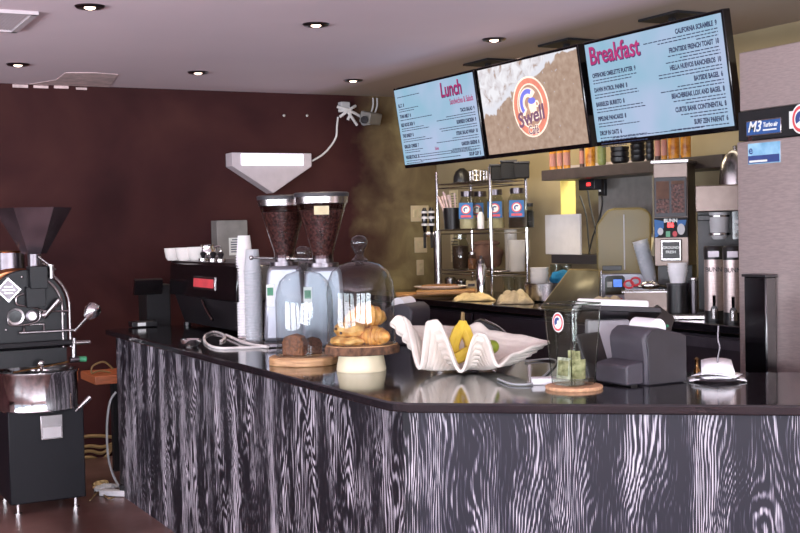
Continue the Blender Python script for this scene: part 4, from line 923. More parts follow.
sk_ = obj('rebate_sticker', box(BM(), (xc_, -.0215, zc_), (c_[0]-a_[0], .003, .086)), 'sticker_sky', fr)
obj('sticker_band', box(BM(), (xc_, -.0235, zc_-.024), (c_[0]-a_[0]-.004, .001, .032)), 'sticker_navy', sk_); obj('sticker_line', box(BM(), (xc_-.03, -.0245, zc_-.032), (.1, .001, .008)), 'sticker_white', sk_)
text('e', .05, 'sticker_navy', sk_, xc_-.085, zc_+.0, -.0236, 'LEFT', .001, 0, 0, 1, 'sticker_letter')
hx0, hz1 = fl_(749, 276, .05); hx1 = fl_(771, 275, .05)[0]; hb = z_p0-.9
b = BM(); box(b, ((hx0+hx1)/2, -.05, hz1-.33), (hx1-hx0, .06, .66)); hd = obj('door_handle', b, 'black_gloss', fr, bev=.006)
b = BM(); box(b, ((hx0+hx1)/2, -.05, hz1+.004), (hx1-hx0+.012, .075, .012)); obj('handle_cap', b, 'black_plastic', hd, bev=.002)

# ------------------------------------------------------------------ kitchen worktop along the right wall
KX = 4.05
tag(obj('kitchen_worktop', box(BM(), ((KX+4.9)/2, (YB+3.9)/2, BC-.02), (4.91-KX, YB-3.9-.02, .04)), 'counter_stone', bev=.004), 'dark worktop running along the kitchen wall behind the bar', 'worktop')
kc = thing('kitchen_counter', 'dark base cabinet under the kitchen worktop', 'cabinet', (KX+.04, 6.25, 0))
obj('carcass', box(BM(), (.43, .0, .54), (.78, 4.6, .99)), 'under_counter', kc)
for k in range(5):
    yy = 1.84-k*.92; dd = obj('door', box(BM(), (.03, yy, .55), (.02, .9, .86)), 'under_counter', kc, bev=.003); obj('door_rail', box(BM(), (.012, yy, 1.0), (.014, .88, .05)), 'grey_strip' if k > 2 else 'under_counter', dd)
Z0 = BC
def kp(px, X): """point on the kitchen worktop at depth plane X seen at picture column px"""; p = ox(px, 290, X); return Vector((p.x, p.y, Z0))
def hz(py, p): q = p; s = ppm(q); return None
def zat(py, px, p):                                # height of picture row py above the spot p
    d = ray(px, py); k = (p.x*d.x+p.y*d.y)/(d.x*d.x+d.y*d.y); return CH+d.z*k

# wire rack and what stands on it
ra, rc = ox(437.3, 200, 4.5).y, ox(490.5, 200, 4.5).y
rk = thing('wire_rack', 'chrome wire shelf rack with three shelves on the kitchen worktop', 'shelf rack', (4.5, rc, Z0))
RL, RD, RH = ra-rc, .3, .91
zs = [zat(272, 491, Vector((4.5, rc, 0)))-Z0, zat(229.5, 491, Vector((4.5, rc, 0)))-Z0, zat(180.5, 491, Vector((4.5, rc, 0)))-Z0]
for x, y in ((0, 0), (0, RL), (RD, 0), (RD, RL)):
    b = BM(); rod(b, (x, y, 0), (x, y, RH), .0125, 12)
    for k in range(30): rod(b, (x, y, .03*k+.015), (x, y, .03*k+.019), .0137, 10)
    obj('post', b, 'chrome', rk)
for z in zs:
    b = BM()
    for zz in (0, -.028):
        for p_, q_ in (((0, 0), (0, RL)), ((0, RL), (RD, RL)), ((RD, RL), (RD, 0)), ((RD, 0), (0, 0))): rod(b, (*p_, z+zz), (*q_, z+zz), .0045, 6)
    for k in range(1, 24): rod(b, (0, RL*k/24, z+.003), (RD, RL*k/24, z+.003), .0025, 5)
    obj('wire_shelf', b, 'steel', rk)
def onshelf(px, dx, k):                            # spot on rack shelf k, dx behind the front edge
    p = ox(px, 230, 4.5+dx); return Vector((p.x, p.y, Z0+zs[k]+.0065))
def size(px0, px1, p): return (px1-px0)/ppm(p)
def jar(name, lab, cat, p, r, h, fill=None, fh=.7, lidm='steel', group=None, gm='jar_glass'):
    g = thing(name, lab, cat, p, facing(p[0], p[1]), group)
    obj('glass_body', shellof(BM(), [(0, 0), (r*.93, 0), (r, .01), (r, h*.72), (r*.72, h*.84), (r*.72, h*.9)], 28), gm, g)
    if fill: obj('contents', lathe(BM(), [(0, .004), (r*.9, .004), (r*.94, .02), (r*.94, h*fh), (0, h*fh+.005)], 28), fill, g)
    obj('lid', lathe(BM(), [(0, h*.86), (r*.8, h*.86), (r*.8, h), (0, h)], 28), lidm, g)
    return g
p = onshelf(452.5, .07, 1); r_ = size(443, 462, p)/2; ht = .16
cu = thing('straw_holder', 'black cup holding paper straws on the middle rack shelf', 'cup', p)
obj('cup_body', shellof(BM(), [(0, .003), (r_*.85, 0), (r_, ht), (r_*.94, ht), (r_*.8, .01), (0, .01)], 28), 'black_plastic', cu)
sdir = facing(p.x, p.y)
for k in range(10):
    a = k*2.4; rr = r_*.7*(.35+.65*(k % 3)/2); lean = -.05-.035*(k % 5)*.6
    b0 = Vector((p.x+rr*cos(a)*.6, p.y+rr*sin(a)*.6, p.z+.02)); e0 = b0+Vector((cos(sdir)*lean*.6+rr*cos(a)*.4, sin(sdir)*lean*.6+rr*sin(a)*.4, .235+random.uniform(-.02, .03)))
    tag(obj('paper_straw', rod(BM(), (0, 0, 0), e0-b0, .007, 8), 'straw', loc=b0), 'pale pink paper straw standing in the black cup on the rack', 'straw', 'paper straws in the black cup')
for k, (px, dx, w0, w1, lab, fl, fm, tx) in enumerate(((468, .06, 460, 477, 'leftmost tagged glass jar on the middle rack shelf', .35, 'cream', -.2), (480.5, .2, 472, 489, 'second tagged glass jar from the left on the middle rack shelf, set back', .2, 'cream', -.4), (496, .1, 488, 505, 'third tagged glass jar from the left on the middle rack shelf', .3, 'paper_note', -.1), (518, .1, 508, 527, 'rightmost tagged glass jar on the middle rack shelf', .4, 'ground_coffee', -.1))):
    p = onshelf(px, dx, 1); r_ = size(w0, w1, p)/2; g = jar('storage_jar', lab, 'jar', p, r_, .275, fm, fl, 'dark_steel', 'tagged storage jars on the rack')
    tx *= r_; s_ = .052
    tg = flat('tag', [(tx-s_, .075), (tx+s_, .075), (tx+s_*.95, .19), (tx-s_*.95, .19)], 'tag_blue', g, -r_-.004, .002)
    flat('tag_circle', ellipse(tx, .142, s_*.66, s_*.66, 24), 'label_red', tg, -r_-.0065); flat('tag_field', ellipse(tx, .142, s_*.5, s_*.5, 24), 'sticker_white', tg, -r_-.0075)
    flat('tag_wave', arcband(tx, .14, s_*.15, s_*.36, radians(40), radians(240)), 'sticker_navy', tg, -r_-.0085); flat('tag_banner', [(tx-s_*.7, .084), (tx+s_*.7, .084), (tx+s_*.7, .1), (tx-s_*.7, .1)], 'label_red', tg, -r_-.0065)
p = onshelf(481, .04, 1); g = thing('squeeze_bottle', 'small white bottle between the tagged jars on the middle rack shelf', 'bottle', p)
obj('bottle_body', lathe(BM(), [(0, 0), (.024, 0), (.025, .09), (.012, .12), (0, .12)], 20), 'white_plastic', g); obj('cap', lathe(BM(), [(.012, .12), (.011, .15), (0, .155)], 16), 'dark_grey', g)
p = onshelf(530, .2, 1); jar('dark_jar', 'small black jar at the right end of the middle rack shelf', 'jar', p, .03, .17, 'black_matte', .7, 'black_plastic')
# lowest shelf
p = onshelf(460, .07, 0); r_ = size(452, 468.5, p)/2; jar('coffee_jar', 'glass jar of dark coffee at the left of the lowest rack shelf', 'jar', p, r_, .26, 'ground_coffee', .66, 'jar_glass')
p = onshelf(471.5, .06, 0); jar('spice_jar', 'small glass jar of brown spice on the lowest rack shelf', 'jar', p, size(467, 476, p)/2, .13, 'cake', .6, 'steel')
p = onshelf(486, .17, 0); bg = thing('bread_bag', 'brown paper bag lying on the lowest rack shelf', 'bag', p, facing(p.x, p.y))
b = BM(); _ell(b, (0, 0, .095), .11, (1.12, .55, .86), 14, None)
for v_ in b.verts: v_.co.z = max(v_.co.z, .001); v_.co.x += .01*sin(v_.co.z*60); v_.co.y += .008*sin(v_.co.x*50)
obj('bag_body', b, 'brown_bag', bg); obj('rolled_top', _ell(BM(), (0, -.0, .19), .1, (1., .3, .25), 10, None), 'brown_bag', bg)
for px, dx, w0, w1, hh, lab in ((510.5, .19, 504, 517, .29, 'tall stack of white deli tubs at the back of the lowest rack shelf'), (516.5, .075, 508, 525.5, .215, 'wide translucent deli tub at the front of the lowest rack shelf')):
    p = onshelf(px, dx, 0); r_ = size(w0, w1, p)/2; g = thing('deli_tub', lab, 'tub', p, group='deli tubs on the rack')
    obj('tub_body', shellof(BM(), [(0, 0), (r_*.86, 0), (r_*.96, hh*.95), (r_, hh*.95), (r_, hh), (r_*.94, hh), (r_*.84, .008), (0, .008)], 30), 'deli_plastic', g)
    obj('contents', lathe(BM(), [(0, .01), (r_*.83, .01), (r_*.88, hh*.5), (0, hh*.5)], 30), 'light_grey', g)
# top shelf
p = onshelf(463, .1, 2); g = thing('black_bowl', 'round black bowl upside down on the top rack shelf', 'bowl', p)
r_ = size(455, 472, p)/2; obj('bowl_body', lathe(BM(), [(r_, 0), (r_*1.04, .02), (r_*.98, .05), (r_*.75, .085), (r_*.4, .102), (r_*.3, .108), (0, .108)], 30), 'black_plastic', g); obj('rim', tube(BM(), [(r_*cos(2*pi*a/30), r_*sin(2*pi*a/30), .004) for a in range(30)], .005, 6, closed=True), 'dark_grey', g)
for px, w_, hh, lab in ((498, .1, .12, 'left dark box on the top rack shelf'), (510, .11, .14, 'middle dark box on the top rack shelf'), (523, .1, .12, 'right dark box on the top rack shelf')):
    p = onshelf(px, .12, 2); g = thing('storage_box', lab, 'box', p, facing(p.x, p.y), 'dark boxes on the top rack shelf')
    obj('box_body', box(BM(), (0, 0, hh*.4), (w_, .16, hh*.8)), 'black_matte', g, bev=.004); obj('lid', box(BM(), (0, 0, hh*.87), (w_+.01, .17, hh*.12)), 'dark_grey', g, bev=.004)
p = onshelf(479.5, .06, 2); g = thing('wire_basket', 'small wire basket beside the black bowl on the top rack shelf', 'basket', p, facing(p.x, p.y))
b = BM()
for z in (.004, .04, .075): tube(b, [(.06*cos(a)*(1+z), .05*sin(a)*(1+z), z) for a in [2*pi*k/20 for k in range(20)]], .0035, 6, closed=True)
obj('hoops', b, 'steel', g); b = BM()
for k in range(14): a = 2*pi*k/14; rod(b, (.06*cos(a), .05*sin(a), .004), (.065*cos(a), .054*sin(a), .075), .0025, 5)
obj('wires', b, 'steel', g)
# notices and outlet on the kitchen wall
for k, (x0, y0, x1, y1, lab) in enumerate(((450, 190, 458, 213, 'upper paper notice on the kitchen wall behind the rack'), (451.5, 234, 459, 262, 'lower paper notice on the kitchen wall behind the rack'))):
    a, c = ox(x0, y1, XR), ox(x1, y0, XR); g = thing('wall_notice', lab, 'notice', (XR, a.y, a.z), -pi/2, 'paper notices behind the rack'); ww, hh = a.y-c.y, c.z-a.z
    obj('sheet', box(BM(), (ww/2, -.003, hh/2), (ww, .004, hh)), 'paper_note', g); b = BM()
    for r in range(7): box(b, (ww*.5, -.0058, hh*(.85-.11*r)), (ww*(.8 if r % 3 else .5), .001, hh*.03))
    obj('notice_print', b, 'menu_ink', g)
a = ox(527, 248, XR); g = thing('wall_outlet', 'white wall outlet right of the deli tubs on the kitchen wall', 'outlet', (XR, a.y, a.z), -pi/2)
obj('plate', box(BM(), (0, -.004, 0), (.08, .008, .12)), 'switch_plate', g, bev=.002); b = BM()
for z in (-.028, .028): box(b, (0, -.0085, z), (.035, .003, .03))
obj('sockets', b, 'white_plastic', g)

# tap tower
p = kp(438.5, 4.32); g = thing('tap_tower', 'steel tap tower with two tall patterned handles at the worktop end', 'tap tower', p, facing(p.x, p.y))
zt = zat(231, 438, p)-Z0
obj('column', lathe(BM(), [(0, 0), (.05, 0), (.05, .01), (.03, .014), (.03, zt), (0, zt+.01)], 28), 'steel', g)
b = BM(); rod(b, (.02, 0, zt-.02), (-.1, 0, zt-.02), .022, 16); obj('manifold', b, 'steel', g)
for x in (-.09, -.04):
    t = obj('tap_handle', lathe(BM(), [(0, zt), (.012, zt), (.018, zt+.05), (.022, zt+.1), (.018, zt+.15), (.01, zt+.17), (0, zt+.172)], 16, (x, -.02, 0)), 'black_gloss', g)
    for z in (.04, .09, .13): obj('handle_band', shellof(BM(), [(.0235, zt+z), (.0235, zt+z+.016)], 16, c=(x, -.02, 0)), 'light_grey', t)
    b = BM(); tube(b, smooth_path([(x, -.02, zt-.02), (x, -.06, zt-.03), (x, -.075, zt-.09), (x, -.075, zt-.12)]), .011); obj('spout', b, 'black_plastic', g)

# front of the worktop, left end
def boards(lab, px, X, w_, d_, z, th, rz, m):
    p = kp(px, X); g = obj('cutting_board', box(BM(), (0, 0, th/2), (w_, d_, th)), m, loc=(p.x, p.y, Z0+z), rot=(0, 0, facing(p.x, p.y)+rz), bev=.006); return tag(g, lab, 'cutting board', 'cutting boards at the worktop end')
boards('lower thin cutting board with an exposed corner at the left', 430, 4.3, .5, .3, .0, .022, .05, 'board_wood'); boards('upper thick cutting board under the oval plate', 446, 4.29, .42, .25, .0225, .03, -.02, 'board_wood')
p = kp(441, 4.29); g = thing('oval_plate', 'white oval plate with brown flatbread on the cutting boards', 'plate', (p.x, p.y, Z0+.054), facing(p.x, p.y))
obj('plate_body', lathe(BM(), [(0, 0), (.13, 0), (.19, .018), (.196, .022), (.19, .024), (.13, .008), (0, .008)], 40, sy=.55), 'white_ceramic', g)
fb = obj('flatbread', _ell(BM(), (0, 0, 0), .135, (1, .42, .1), 12, None), 'dark_board', loc=(p.x-.01, p.y, Z0+.078), rot=(0, 0, facing(p.x, p.y))); tag(fb, 'long brown flatbread lying on the white oval plate', 'bread')
def crumple(name, lab, px, X, w_, d_, h_, m, z=0):
    p = kp(px, X); b = BM(); N = 16; vs = {}
    for i in range(N+1):
        for j in range(N+1):
            u, v = i/N*2-1, j/N*2-1; e = (1-u**4)*(1-v**4)
            vs[i, j] = b.verts.new((u*w_/2+.01*sin(7*v), v*d_/2+.01*sin(9*u), .003+h_*e*(.6+.4*sin(5*u+2*v)*cos(6*v-u))))
    for i in range(N):
        for j in range(N): b.faces.new((vs[i, j], vs[i+1, j], vs[i+1, j+1], vs[i, j+1]))
    o = obj(name, b, m, loc=(p.x, p.y, Z0+z), rot=(0, 0, facing(p.x, p.y)), solid=.004); return tag(o, lab, 'cloth')
crumple('dish_towel', 'yellowish towel folded on the worktop edge beside the cutting boards', 474, 4.2, .27, .16, .055, 'towel')
crumple('dish_towel', 'tan towel bunched under the glasses beside the steel pan', 515, 4.24, .22, .2, .09, 'towel_grey')
p = kp(481.5, 4.34); g = thing('steel_carafe', 'tall shiny steel carafe standing in front of the rack', 'carafe', p); r_ = size(477, 487, p)/2; h_ = zat(256, 481, p)-Z0
obj('carafe_body', lathe(BM(), [(0, 0), (r_, 0), (r_, h_*.72), (r_*.75, h_*.82), (0, h_*.82)], 28), 'chrome', g); obj('carafe_lid', lathe(BM(), [(0, h_*.82), (r_*.72, h_*.82), (r_*.6, h_*.9), (r_*.3, h_*.93), (r_*.35, h_), (0, h_)], 24), 'dark_steel', g)
for px, hh, m, lab in ((450.5, .12, 'steel', 'left of two small steel shakers under the rack'), (461.5, .11, 'dark_steel', 'right of two small steel shakers under the rack')):
    p = kp(px, 4.6); g = thing('steel_shaker', lab, 'shaker', p, group='small steel shakers under the rack'); obj('body', lathe(BM(), [(0, 0), (.04, 0), (.042, hh*.8), (0, hh*.8)], 24), m, g); obj('lid', lathe(BM(), [(.043, hh*.8), (.043, hh*.88), (.03, hh), (0, hh)], 24), 'steel', g)
p = kp(471.5, 4.58); g = thing('napkin_box', 'small pale box under the rack beside the shakers', 'box', p, facing(p.x, p.y)); obj('box_body', box(BM(), (0, 0, .05), (.08, .07, .1)), 'towel_grey', g, bev=.003); obj('slot', box(BM(), (0, -.0355, .07), (.05, .002, .02)), 'dark_grey', g)
for px, X, lab in ((509, 4.5, 'left of two drinking glasses under the rack'), (519.5, 4.52, 'right of two drinking glasses under the rack')):
    p = kp(px, X); tag(obj('drinking_glass', shellof(BM(), [(0, .01), (.036, 0), (.045, .15), (.042, .15), (.034, .014), (0, .016)], 26), 'thick_glass', loc=p), lab, 'glass', 'drinking glasses under the rack')
# pan, bowls, blue cloth, glass mugs
p = kp(548, 4.52); g = thing('steel_pan', 'deep steel pan holding white bowls on the worktop', 'pan', p, facing(p.x, p.y)); ph = .12
obj('pan_body', shellof(BM(), [(0, 0), (.13, 0), (.15, .01), (.155, ph), (.162, ph+.003), (.15, ph), (.145, .02), (0, .012)], 36), 'steel', g); b = BM(); rod(b, (.15, 0, ph-.02), (.3, .04, ph-.01), .01); obj('pan_handle', b, 'dark_steel', g)
pp = p; rv = Vector((cos(facing(p.x, p.y)), sin(facing(p.x, p.y)), 0)); bowl = None
for k in range(3):
    lab = ['lowest white bowl of the stack in the steel pan', 'middle white bowl of the stack in the steel pan', 'topmost white bowl of the stack in the steel pan'][k]
    if bowl is None: o = bowl = obj('white_bowl', shellof(BM(), [(0, .004), (.035, 0), (.055, .03), (.062, .075), (.058, .075), (.05, .035), (0, .012)], 30), 'white_ceramic')
    else: o = bowl.copy(); COL.objects.link(o)
    o.location = (pp.x-rv.x*.055, pp.y-rv.y*.055, Z0+.085+.03*k); tag(o, lab, 'bowl', 'white bowls stacked in the steel pan')
b = BM(); _ell(b, (0, 0, .035), .072, (1.15, .8, .62), 14, None)
for v_ in b.verts: v_.co += Vector((.012*sin(v_.co.y*90), .01*sin(v_.co.x*80), .01*sin(v_.co.x*70+v_.co.y*50)))
tag(obj('blue_cloth', b, 'blue_cloth', loc=(pp.x+rv.x*.09, pp.y+rv.y*.09, Z0+.115)), 'crumpled bright blue cloth on the rim of the steel pan', 'cloth')
for px, lab in ((556, 'left of two clear glass mugs on the ledge behind the pan'), (566, 'right of two clear glass mugs on the ledge behind the pan')):
    p = ox(px, 265, 4.72); g = thing('glass_mug', lab, 'mug', (p.x, p.y, Z0), facing(p.x, p.y), 'glass mugs behind the pan')
    obj('mug_body', shellof(BM(), [(0, .01), (.036, 0), (.04, .23), (.037, .23), (.033, .014), (0, .014)], 24), 'thick_glass', g); obj('handle', tube(BM(), smooth_path([(.038, 0, .2), (.07, 0, .19), (.07, 0, .11), (.038, 0, .09)]), .006), 'thick_glass', g)
# slanted lid
p0, p1 = kp(541.5, 4.15), kp(598, 4.15); hh = zat(270, 585, kp(585, 4.27))-Z0
g = thing('slanted_lid', 'dull steel lid sloping up behind the tip jar with brass coloured edge', 'lid', p0)
v0 = Vector((0, 0, .004)); v1 = p1-p0+v0; tp1 = kp(600, 4.27)-p0+Vector((0, 0, hh)); tp0 = kp(570, 4.27)-p0+Vector((0, 0, hh))
b = BM(); b.faces.new([b.verts.new(v_) for v_ in (v0, v1, tp1, tp0)]); obj('sheet', b, 'gold_sheet', g, solid=.004)
b = BM(); tube(b, [v0, v1, tp1, tp0], .005, 6, closed=True); obj('edge', b, 'dull_brass', g)
b = BM(); rod(b, tp0+Vector((.01, 0, -.004)), (tp0.x+.01, tp0.y, .0), .006); rod(b, tp1+Vector((.01, 0, -.004)), (tp1.x+.01, tp1.y, 0), .006); obj('prop', b, 'steel', g)

# blender in its hood
p = kp(625, 4.6); fa = facing(p.x, p.y); s_ = 1/ppm(p)
bl = thing('blender', 'commercial blender under a smoky rounded sound hood with blue display', 'blender', p, fa)
hw_ = 27*s_; z1 = zat(272, 625, p)-Z0; z2 = zat(208, 625, p)-Z0
obj('base', prism(BM(), [(-hw_*1.0, 0), (hw_*1.05, 0), (hw_*.98, z1*.8), (hw_*.9, z1), (-hw_*.95, z1)], -.12, .14), 'silver_paint', bl, bev=.01)
pn = obj('control_panel', prism(BM(), [(-hw_*.72, z1*.36), (hw_*.0, z1*.36), (hw_*.0, z1*.86), (-hw_*.08, z1*.93), (-hw_*.62, z1*.93), (-hw_*.72, z1*.86)], -.125, -.12), 'black_gloss', bl)
obj('display', box(BM(), (-hw_*.26, -.127, z1*.7), (hw_*.3, .003, z1*.22)), 'lcd_blue', pn); obj('display', box(BM(), (-hw_*.55, -.127, z1*.66), (hw_*.18, .003, z1*.16)), 'sticker_white', pn); obj('switch', box(BM(), (-hw_*.25, -.124, z1*.22), (hw_*.3, .006, z1*.08)), 'red', bl)
prof_ = [(-hw_, z1), (hw_*.95, z1)] + [(hw_*.98-.1+.1*cos(a)+.02*sin(a), z2-.09+.09*sin(a)) for a in [radians(k*9) for k in range(11)]] + [(-hw_*.35, z2), (-hw_*.6, z2-.012), (-hw_, z2-.1)]
b = BM(); n_ = len(prof_)
A1 = [b.verts.new((x, -.13, z)) for x, z in prof_]; B1 = [b.verts.new((x*1.0, .12, z)) for x, z in prof_]
b.faces.new(A1); b.faces.new(B1[::-1])
for k in range(1, n_): b.faces.new((A1[k], B1[k], B1[(k+1) % n_], A1[(k+1) % n_]))
obj('sound_hood', b, 'blender_hood', bl, bev=.012)
obj('hood_latch', box(BM(), (-hw_*.45, -.135, z1+.03), (hw_*.7, .012, .03)), 'black_plastic', bl, bev=.003)
b = BM(); rod(b, (.0, -.133, z1+.02), (.0, -.133, z2-.04), .004); obj('hood_seam', b, 'light_grey', bl)
obj('jug', lathe(BM(), [(0, z1), (.05, z1), (.075, z2-.1), (0, z2-.1)], 20, (0, 0, 0)), 'plastic_clear', bl); obj('jug_lid', lathe(BM(), [(0, z2-.1), (.078, z2-.1), (.06, z2-.06), (0, z2-.06)], 20), 'black_plastic', bl)
# tray with crumpled cloth, hotel pan and tools
p = kp(608, 4.14); g = thing('black_tray', 'flat black tray with a crumpled tan cloth in front of the blender', 'tray', p, facing(p.x, p.y)); obj('tray_base', box(BM(), (0, 0, .01), (.28, .12, .02)), 'black_plastic', g, bev=.004); obj('tray_rim', box(BM(), (0, -.063, .016), (.28, .006, .03)), 'dark_grey', g)
crumple('tan_cloth', 'crumpled tan cloth lying on the black tray before the blender', 608, 4.14, .24, .1, .075, 'towel_grey', .021)
p = kp(647, 4.2); g = thing('hotel_pan', 'rectangular steel pan with tools on it right of the blender', 'pan', p, facing(p.x, p.y)); b = BM(); w_, d_, h_ = .23, .16, .13
for s_ in (-1, 1): box(b, (s_*w_/2, 0, h_/2), (.006, d_, h_)); box(b, (0, s_*d_/2, h_/2), (w_, .006, h_))
box(b, (0, 0, .004), (w_, d_, .006)); obj('pan_body', b, 'kitchen_steel', g); b = BM()
for s_ in (-1, 1): box(b, (s_*(w_/2+.008), 0, h_), (.02, d_+.03, .006)); box(b, (0, s_*(d_/2+.008), h_), (w_+.03, .02, .006))
obj('pan_rim', b, 'steel', g); hp = p; fr_ = facing(p.x, p.y); rv = Vector((cos(fr_), sin(fr_), 0)); fv = Vector((-sin(fr_), cos(fr_), 0))
q = hp-rv*.06+Vector((0, 0, h_+.008)); g = thing('scissors', 'red handled scissors lying across the steel pan', 'scissors', q, fr_)
for x, zz in ((-.035, .03), (.0, .045)): obj('handle', tube(BM(), [(x+.024*cos(a), -.03, zz+.02*sin(a)) for a in [2*pi*k/18 for k in range(18)]], .006, 6, closed=True), 'red', g)
b = BM(); rod(b, (-.02, -.03, .02), (.08, .02, .005), .006, r2=.002); rod(b, (.01, -.03, .03), (.08, .03, .006), .006, r2=.002); obj('blade', b, 'steel', g)
q = hp+rv*.02+Vector((0, 0, h_+.006)); g = thing('steel_scoop', 'shiny steel scoop lying on the steel pan beside the scissors', 'scoop', q, fr_); obj('bowl', _ell(BM(), (0, -.02, .025), .04, (1.3, .8, .6), 12, None), 'chrome', g); b = BM(); rod(b, (.04, -.02, .025), (.1, .03, .01), .008); obj('handle', b, 'steel', g)
cst = None
for k in range(9):
    lab = 'lowest cup of the leaning clear stack right of the blender' if k == 0 else ('topmost cup of the leaning clear stack right of the blender' if k == 8 else 'clear cup inside the leaning stack right of the blender')
    if cst is None: o = cst = obj('clear_cup', shellof(BM(), [(0, .003), (.03, 0), (.044, .11), (.047, .112), (.043, .112), (.029, .005), (0, .006)], 22), 'plastic_clear')
    else: o = cst.copy(); COL.objects.link(o)
    tl = radians(-14); q = kp(652, 4.5)+Vector((0, 0, .14)); ax_ = Vector((cos(fr_)*sin(tl), sin(fr_)*sin(tl), cos(tl)))
    o.location = q+ax_*(.019*k); o.rotation_euler = Matrix.Rotation(fr_, 3, 'Z').to_euler(); o.rotation_euler = (Matrix.Rotation(fr_, 3, 'Z') @ Matrix.Rotation(tl, 3, 'Y')).to_euler(); tag(o, lab, 'cup', 'leaning stack of clear cups')
q = kp(651.5, 4.5); g = thing('cup_block', 'dark block under the leaning clear cups right of the blender', 'block', q, fr_); obj('block_body', box(BM(), (0, 0, .068), (.1, .08, .136)), 'dark_steel', g, bev=.004)

# bulk grinder
p = kp(672, 4.36); fa = facing(p.x, p.y)+radians(-10); s_ = 1/ppm(p)
bu = thing('bulk_coffee_grinder', 'tall steel coffee grinder with red digital display and bean windows', 'coffee grinder', p, fa)
w_ = 34*s_; d_ = .26; zb = zat(266, 672, p)-Z0; zt = zat(163, 672, p)-Z0; zw0, zw1 = zat(217, 672, p)-Z0, zat(177, 672, p)-Z0; zd0 = zat(238, 672, p)-Z0
obj('body', box(BM(), (0, .13, (zb+zt)/2), (w_, d_, zt-zb)), 'kitchen_steel', bu, bev=.004); obj('stand', box(BM(), (0, .18, zb/2), (w_, .16, zb)), 'black_plastic', bu); obj('foot_plate', box(BM(), (0, .15, .008), (w_, .3, .016)), 'dark_steel', bu)
obj('lid', box(BM(), (0, .12, zt+.008), (w_+.02, d_+.03, .02)), 'steel', bu, bev=.003)
hf = obj('hopper_front', box(BM(), (0, -.004, (zw0+zw1)/2), (w_*.94, .012, zw1-zw0)), 'dark_grey', bu, bev=.003)
for sx_, hh in ((-1, .45), (1, .9)): obj('bean_window', box(BM(), (sx_*w_*.22, -.0102, (zw0+zw1)/2), (w_*.38, .001, (zw1-zw0)*.8)), 'brown_bag', hf); obj('coffee_beans', box(BM(), (sx_*w_*.22, -.0112, zw0+(zw1-zw0)*(.1+.4*hh)), (w_*.37, .001, (zw1-zw0)*.8*hh)), 'beans', hf)
cp = obj('control_panel', box(BM(), (0, -.004, (zw0+zd0)/2), (w_*.96, .014, zw0-zd0-.004)), 'black_matte', bu)
zc = (zw0+zd0)/2
flat('panel_graphic', [(-w_*.47, zd0+.004), (-w_*.38, zd0+.01), (-w_*.2, zc+.0), (-w_*.2, zc+.035), (-w_*.47, zc+.045)], 'tag_blue', cp, -.0115); flat('panel_graphic', [(w_*.2, zc+.01), (w_*.42, zc+.01), (w_*.46, zc+.04), (w_*.18, zc+.04)], 'tag_blue', cp, -.0115)
text('BUNN', .026, 'sticker_white', cp, 0, zw0-.028, -.0122, 'CENTER', .001, 0, 0, 1, 'panel_lettering'); text('86', .034, 'lcd_red', cp, 0, zc+.002, -.0122, 'CENTER', .002, 0, 0, 1, 'display_digits')
flat('button', [(-w_*.14, zc-.05), (-w_*.02, zc-.05), (-w_*.02, zc-.02), (-w_*.14, zc-.02)], 'green_knob', cp, -.0122); flat('button', ellipse(w_*.12, zc-.035, .012, .016), 'red', cp, -.0122); flat('button', ellipse(w_*.3, zc-.01, .02, .03), 'light_grey', cp, -.0122); flat('button', ellipse(-w_*.3, zc-.02, .015, .02), 'light_grey', cp, -.0122)
zg = (zd0+zb)/2; gr = obj('grind_frame', box(BM(), (0, -.006, zg+.01), (w_*.62, .012, .12)), 'steel', bu, bev=.012); obj('grind_plate', box(BM(), (0, -.014, zg+.01), (w_*.5, .006, .09)), 'black_plastic', gr, bev=.006)
text('GROUND', .02, 'sticker_white', gr, 0, zg+.018, -.0178, 'CENTER', .0004, 0, 0, 1, 'plate_lettering'); text('FRESH', .02, 'sticker_white', gr, 0, zg-.006, -.0178, 'CENTER', .0004, 0, 0, 1, 'plate_lettering')
# canister and cups under it
p = kp(678, 4.26); g = thing('black_canister', 'black canister under the grinder carrying white cups', 'canister', p); zc_ = zat(283, 678, p)-Z0; r_ = size(667, 689, p)/2
obj('canister_body', lathe(BM(), [(0, 0), (r_, 0), (r_, zc_-.012), (0, zc_-.012)], 30), 'black_plastic', g); obj('canister_rim', lathe(BM(), [(0, zc_-.012), (r_*1.04, zc_-.012), (r_*1.04, zc_), (0, zc_)], 30), 'dark_grey', g)
cc_ = None
for k in range(4):
    lab = ['lowest white cup of the nested stack on the black canister', 'second white cup from the bottom on the black canister', 'third white cup from the bottom on the black canister', 'topmost white cup of the nested stack on the black canister'][k]
    if cc_ is None: o = cc_ = obj('white_cup', shellof(BM(), [(0, .003), (r_*.66, 0), (r_*.86, .06), (r_*.9, .06), (r_*.9, .066), (r_*.82, .066), (r_*.62, .006), (0, .006)], 26), 'white_paper')
    else: o = cc_.copy(); COL.objects.link(o)
    o.location = (p.x, p.y, Z0+zc_+.001+.013*k); tag(o, lab, 'cup', 'white cups on the black canister')
p = kp(694, 4.3); g = thing('steel_tumbler', 'tall narrow steel tumbler between the black canister and the first airpot', 'tumbler', p); obj('body', lathe(BM(), [(0, 0), (.018, 0), (.022, .2), (0, .2)], 20), 'dark_steel', g); obj('rim', lathe(BM(), [(.0225, .19), (.024, .2), (.0225, .205), (0, .205)], 20), 'steel', g)
p = kp(668, 4.1); g = thing('drip_grate', 'low steel drip grate on the worktop under the black canister', 'drip grate', p, facing(p.x, p.y)); obj('grate', box(BM(), (0.06, -.0, .012), (.4, .1, .02)), 'steel', g, bev=.003); obj('slots', box(BM(), (.06, 0, .0225), (.37, .07, .002)), 'dark_grey', g)

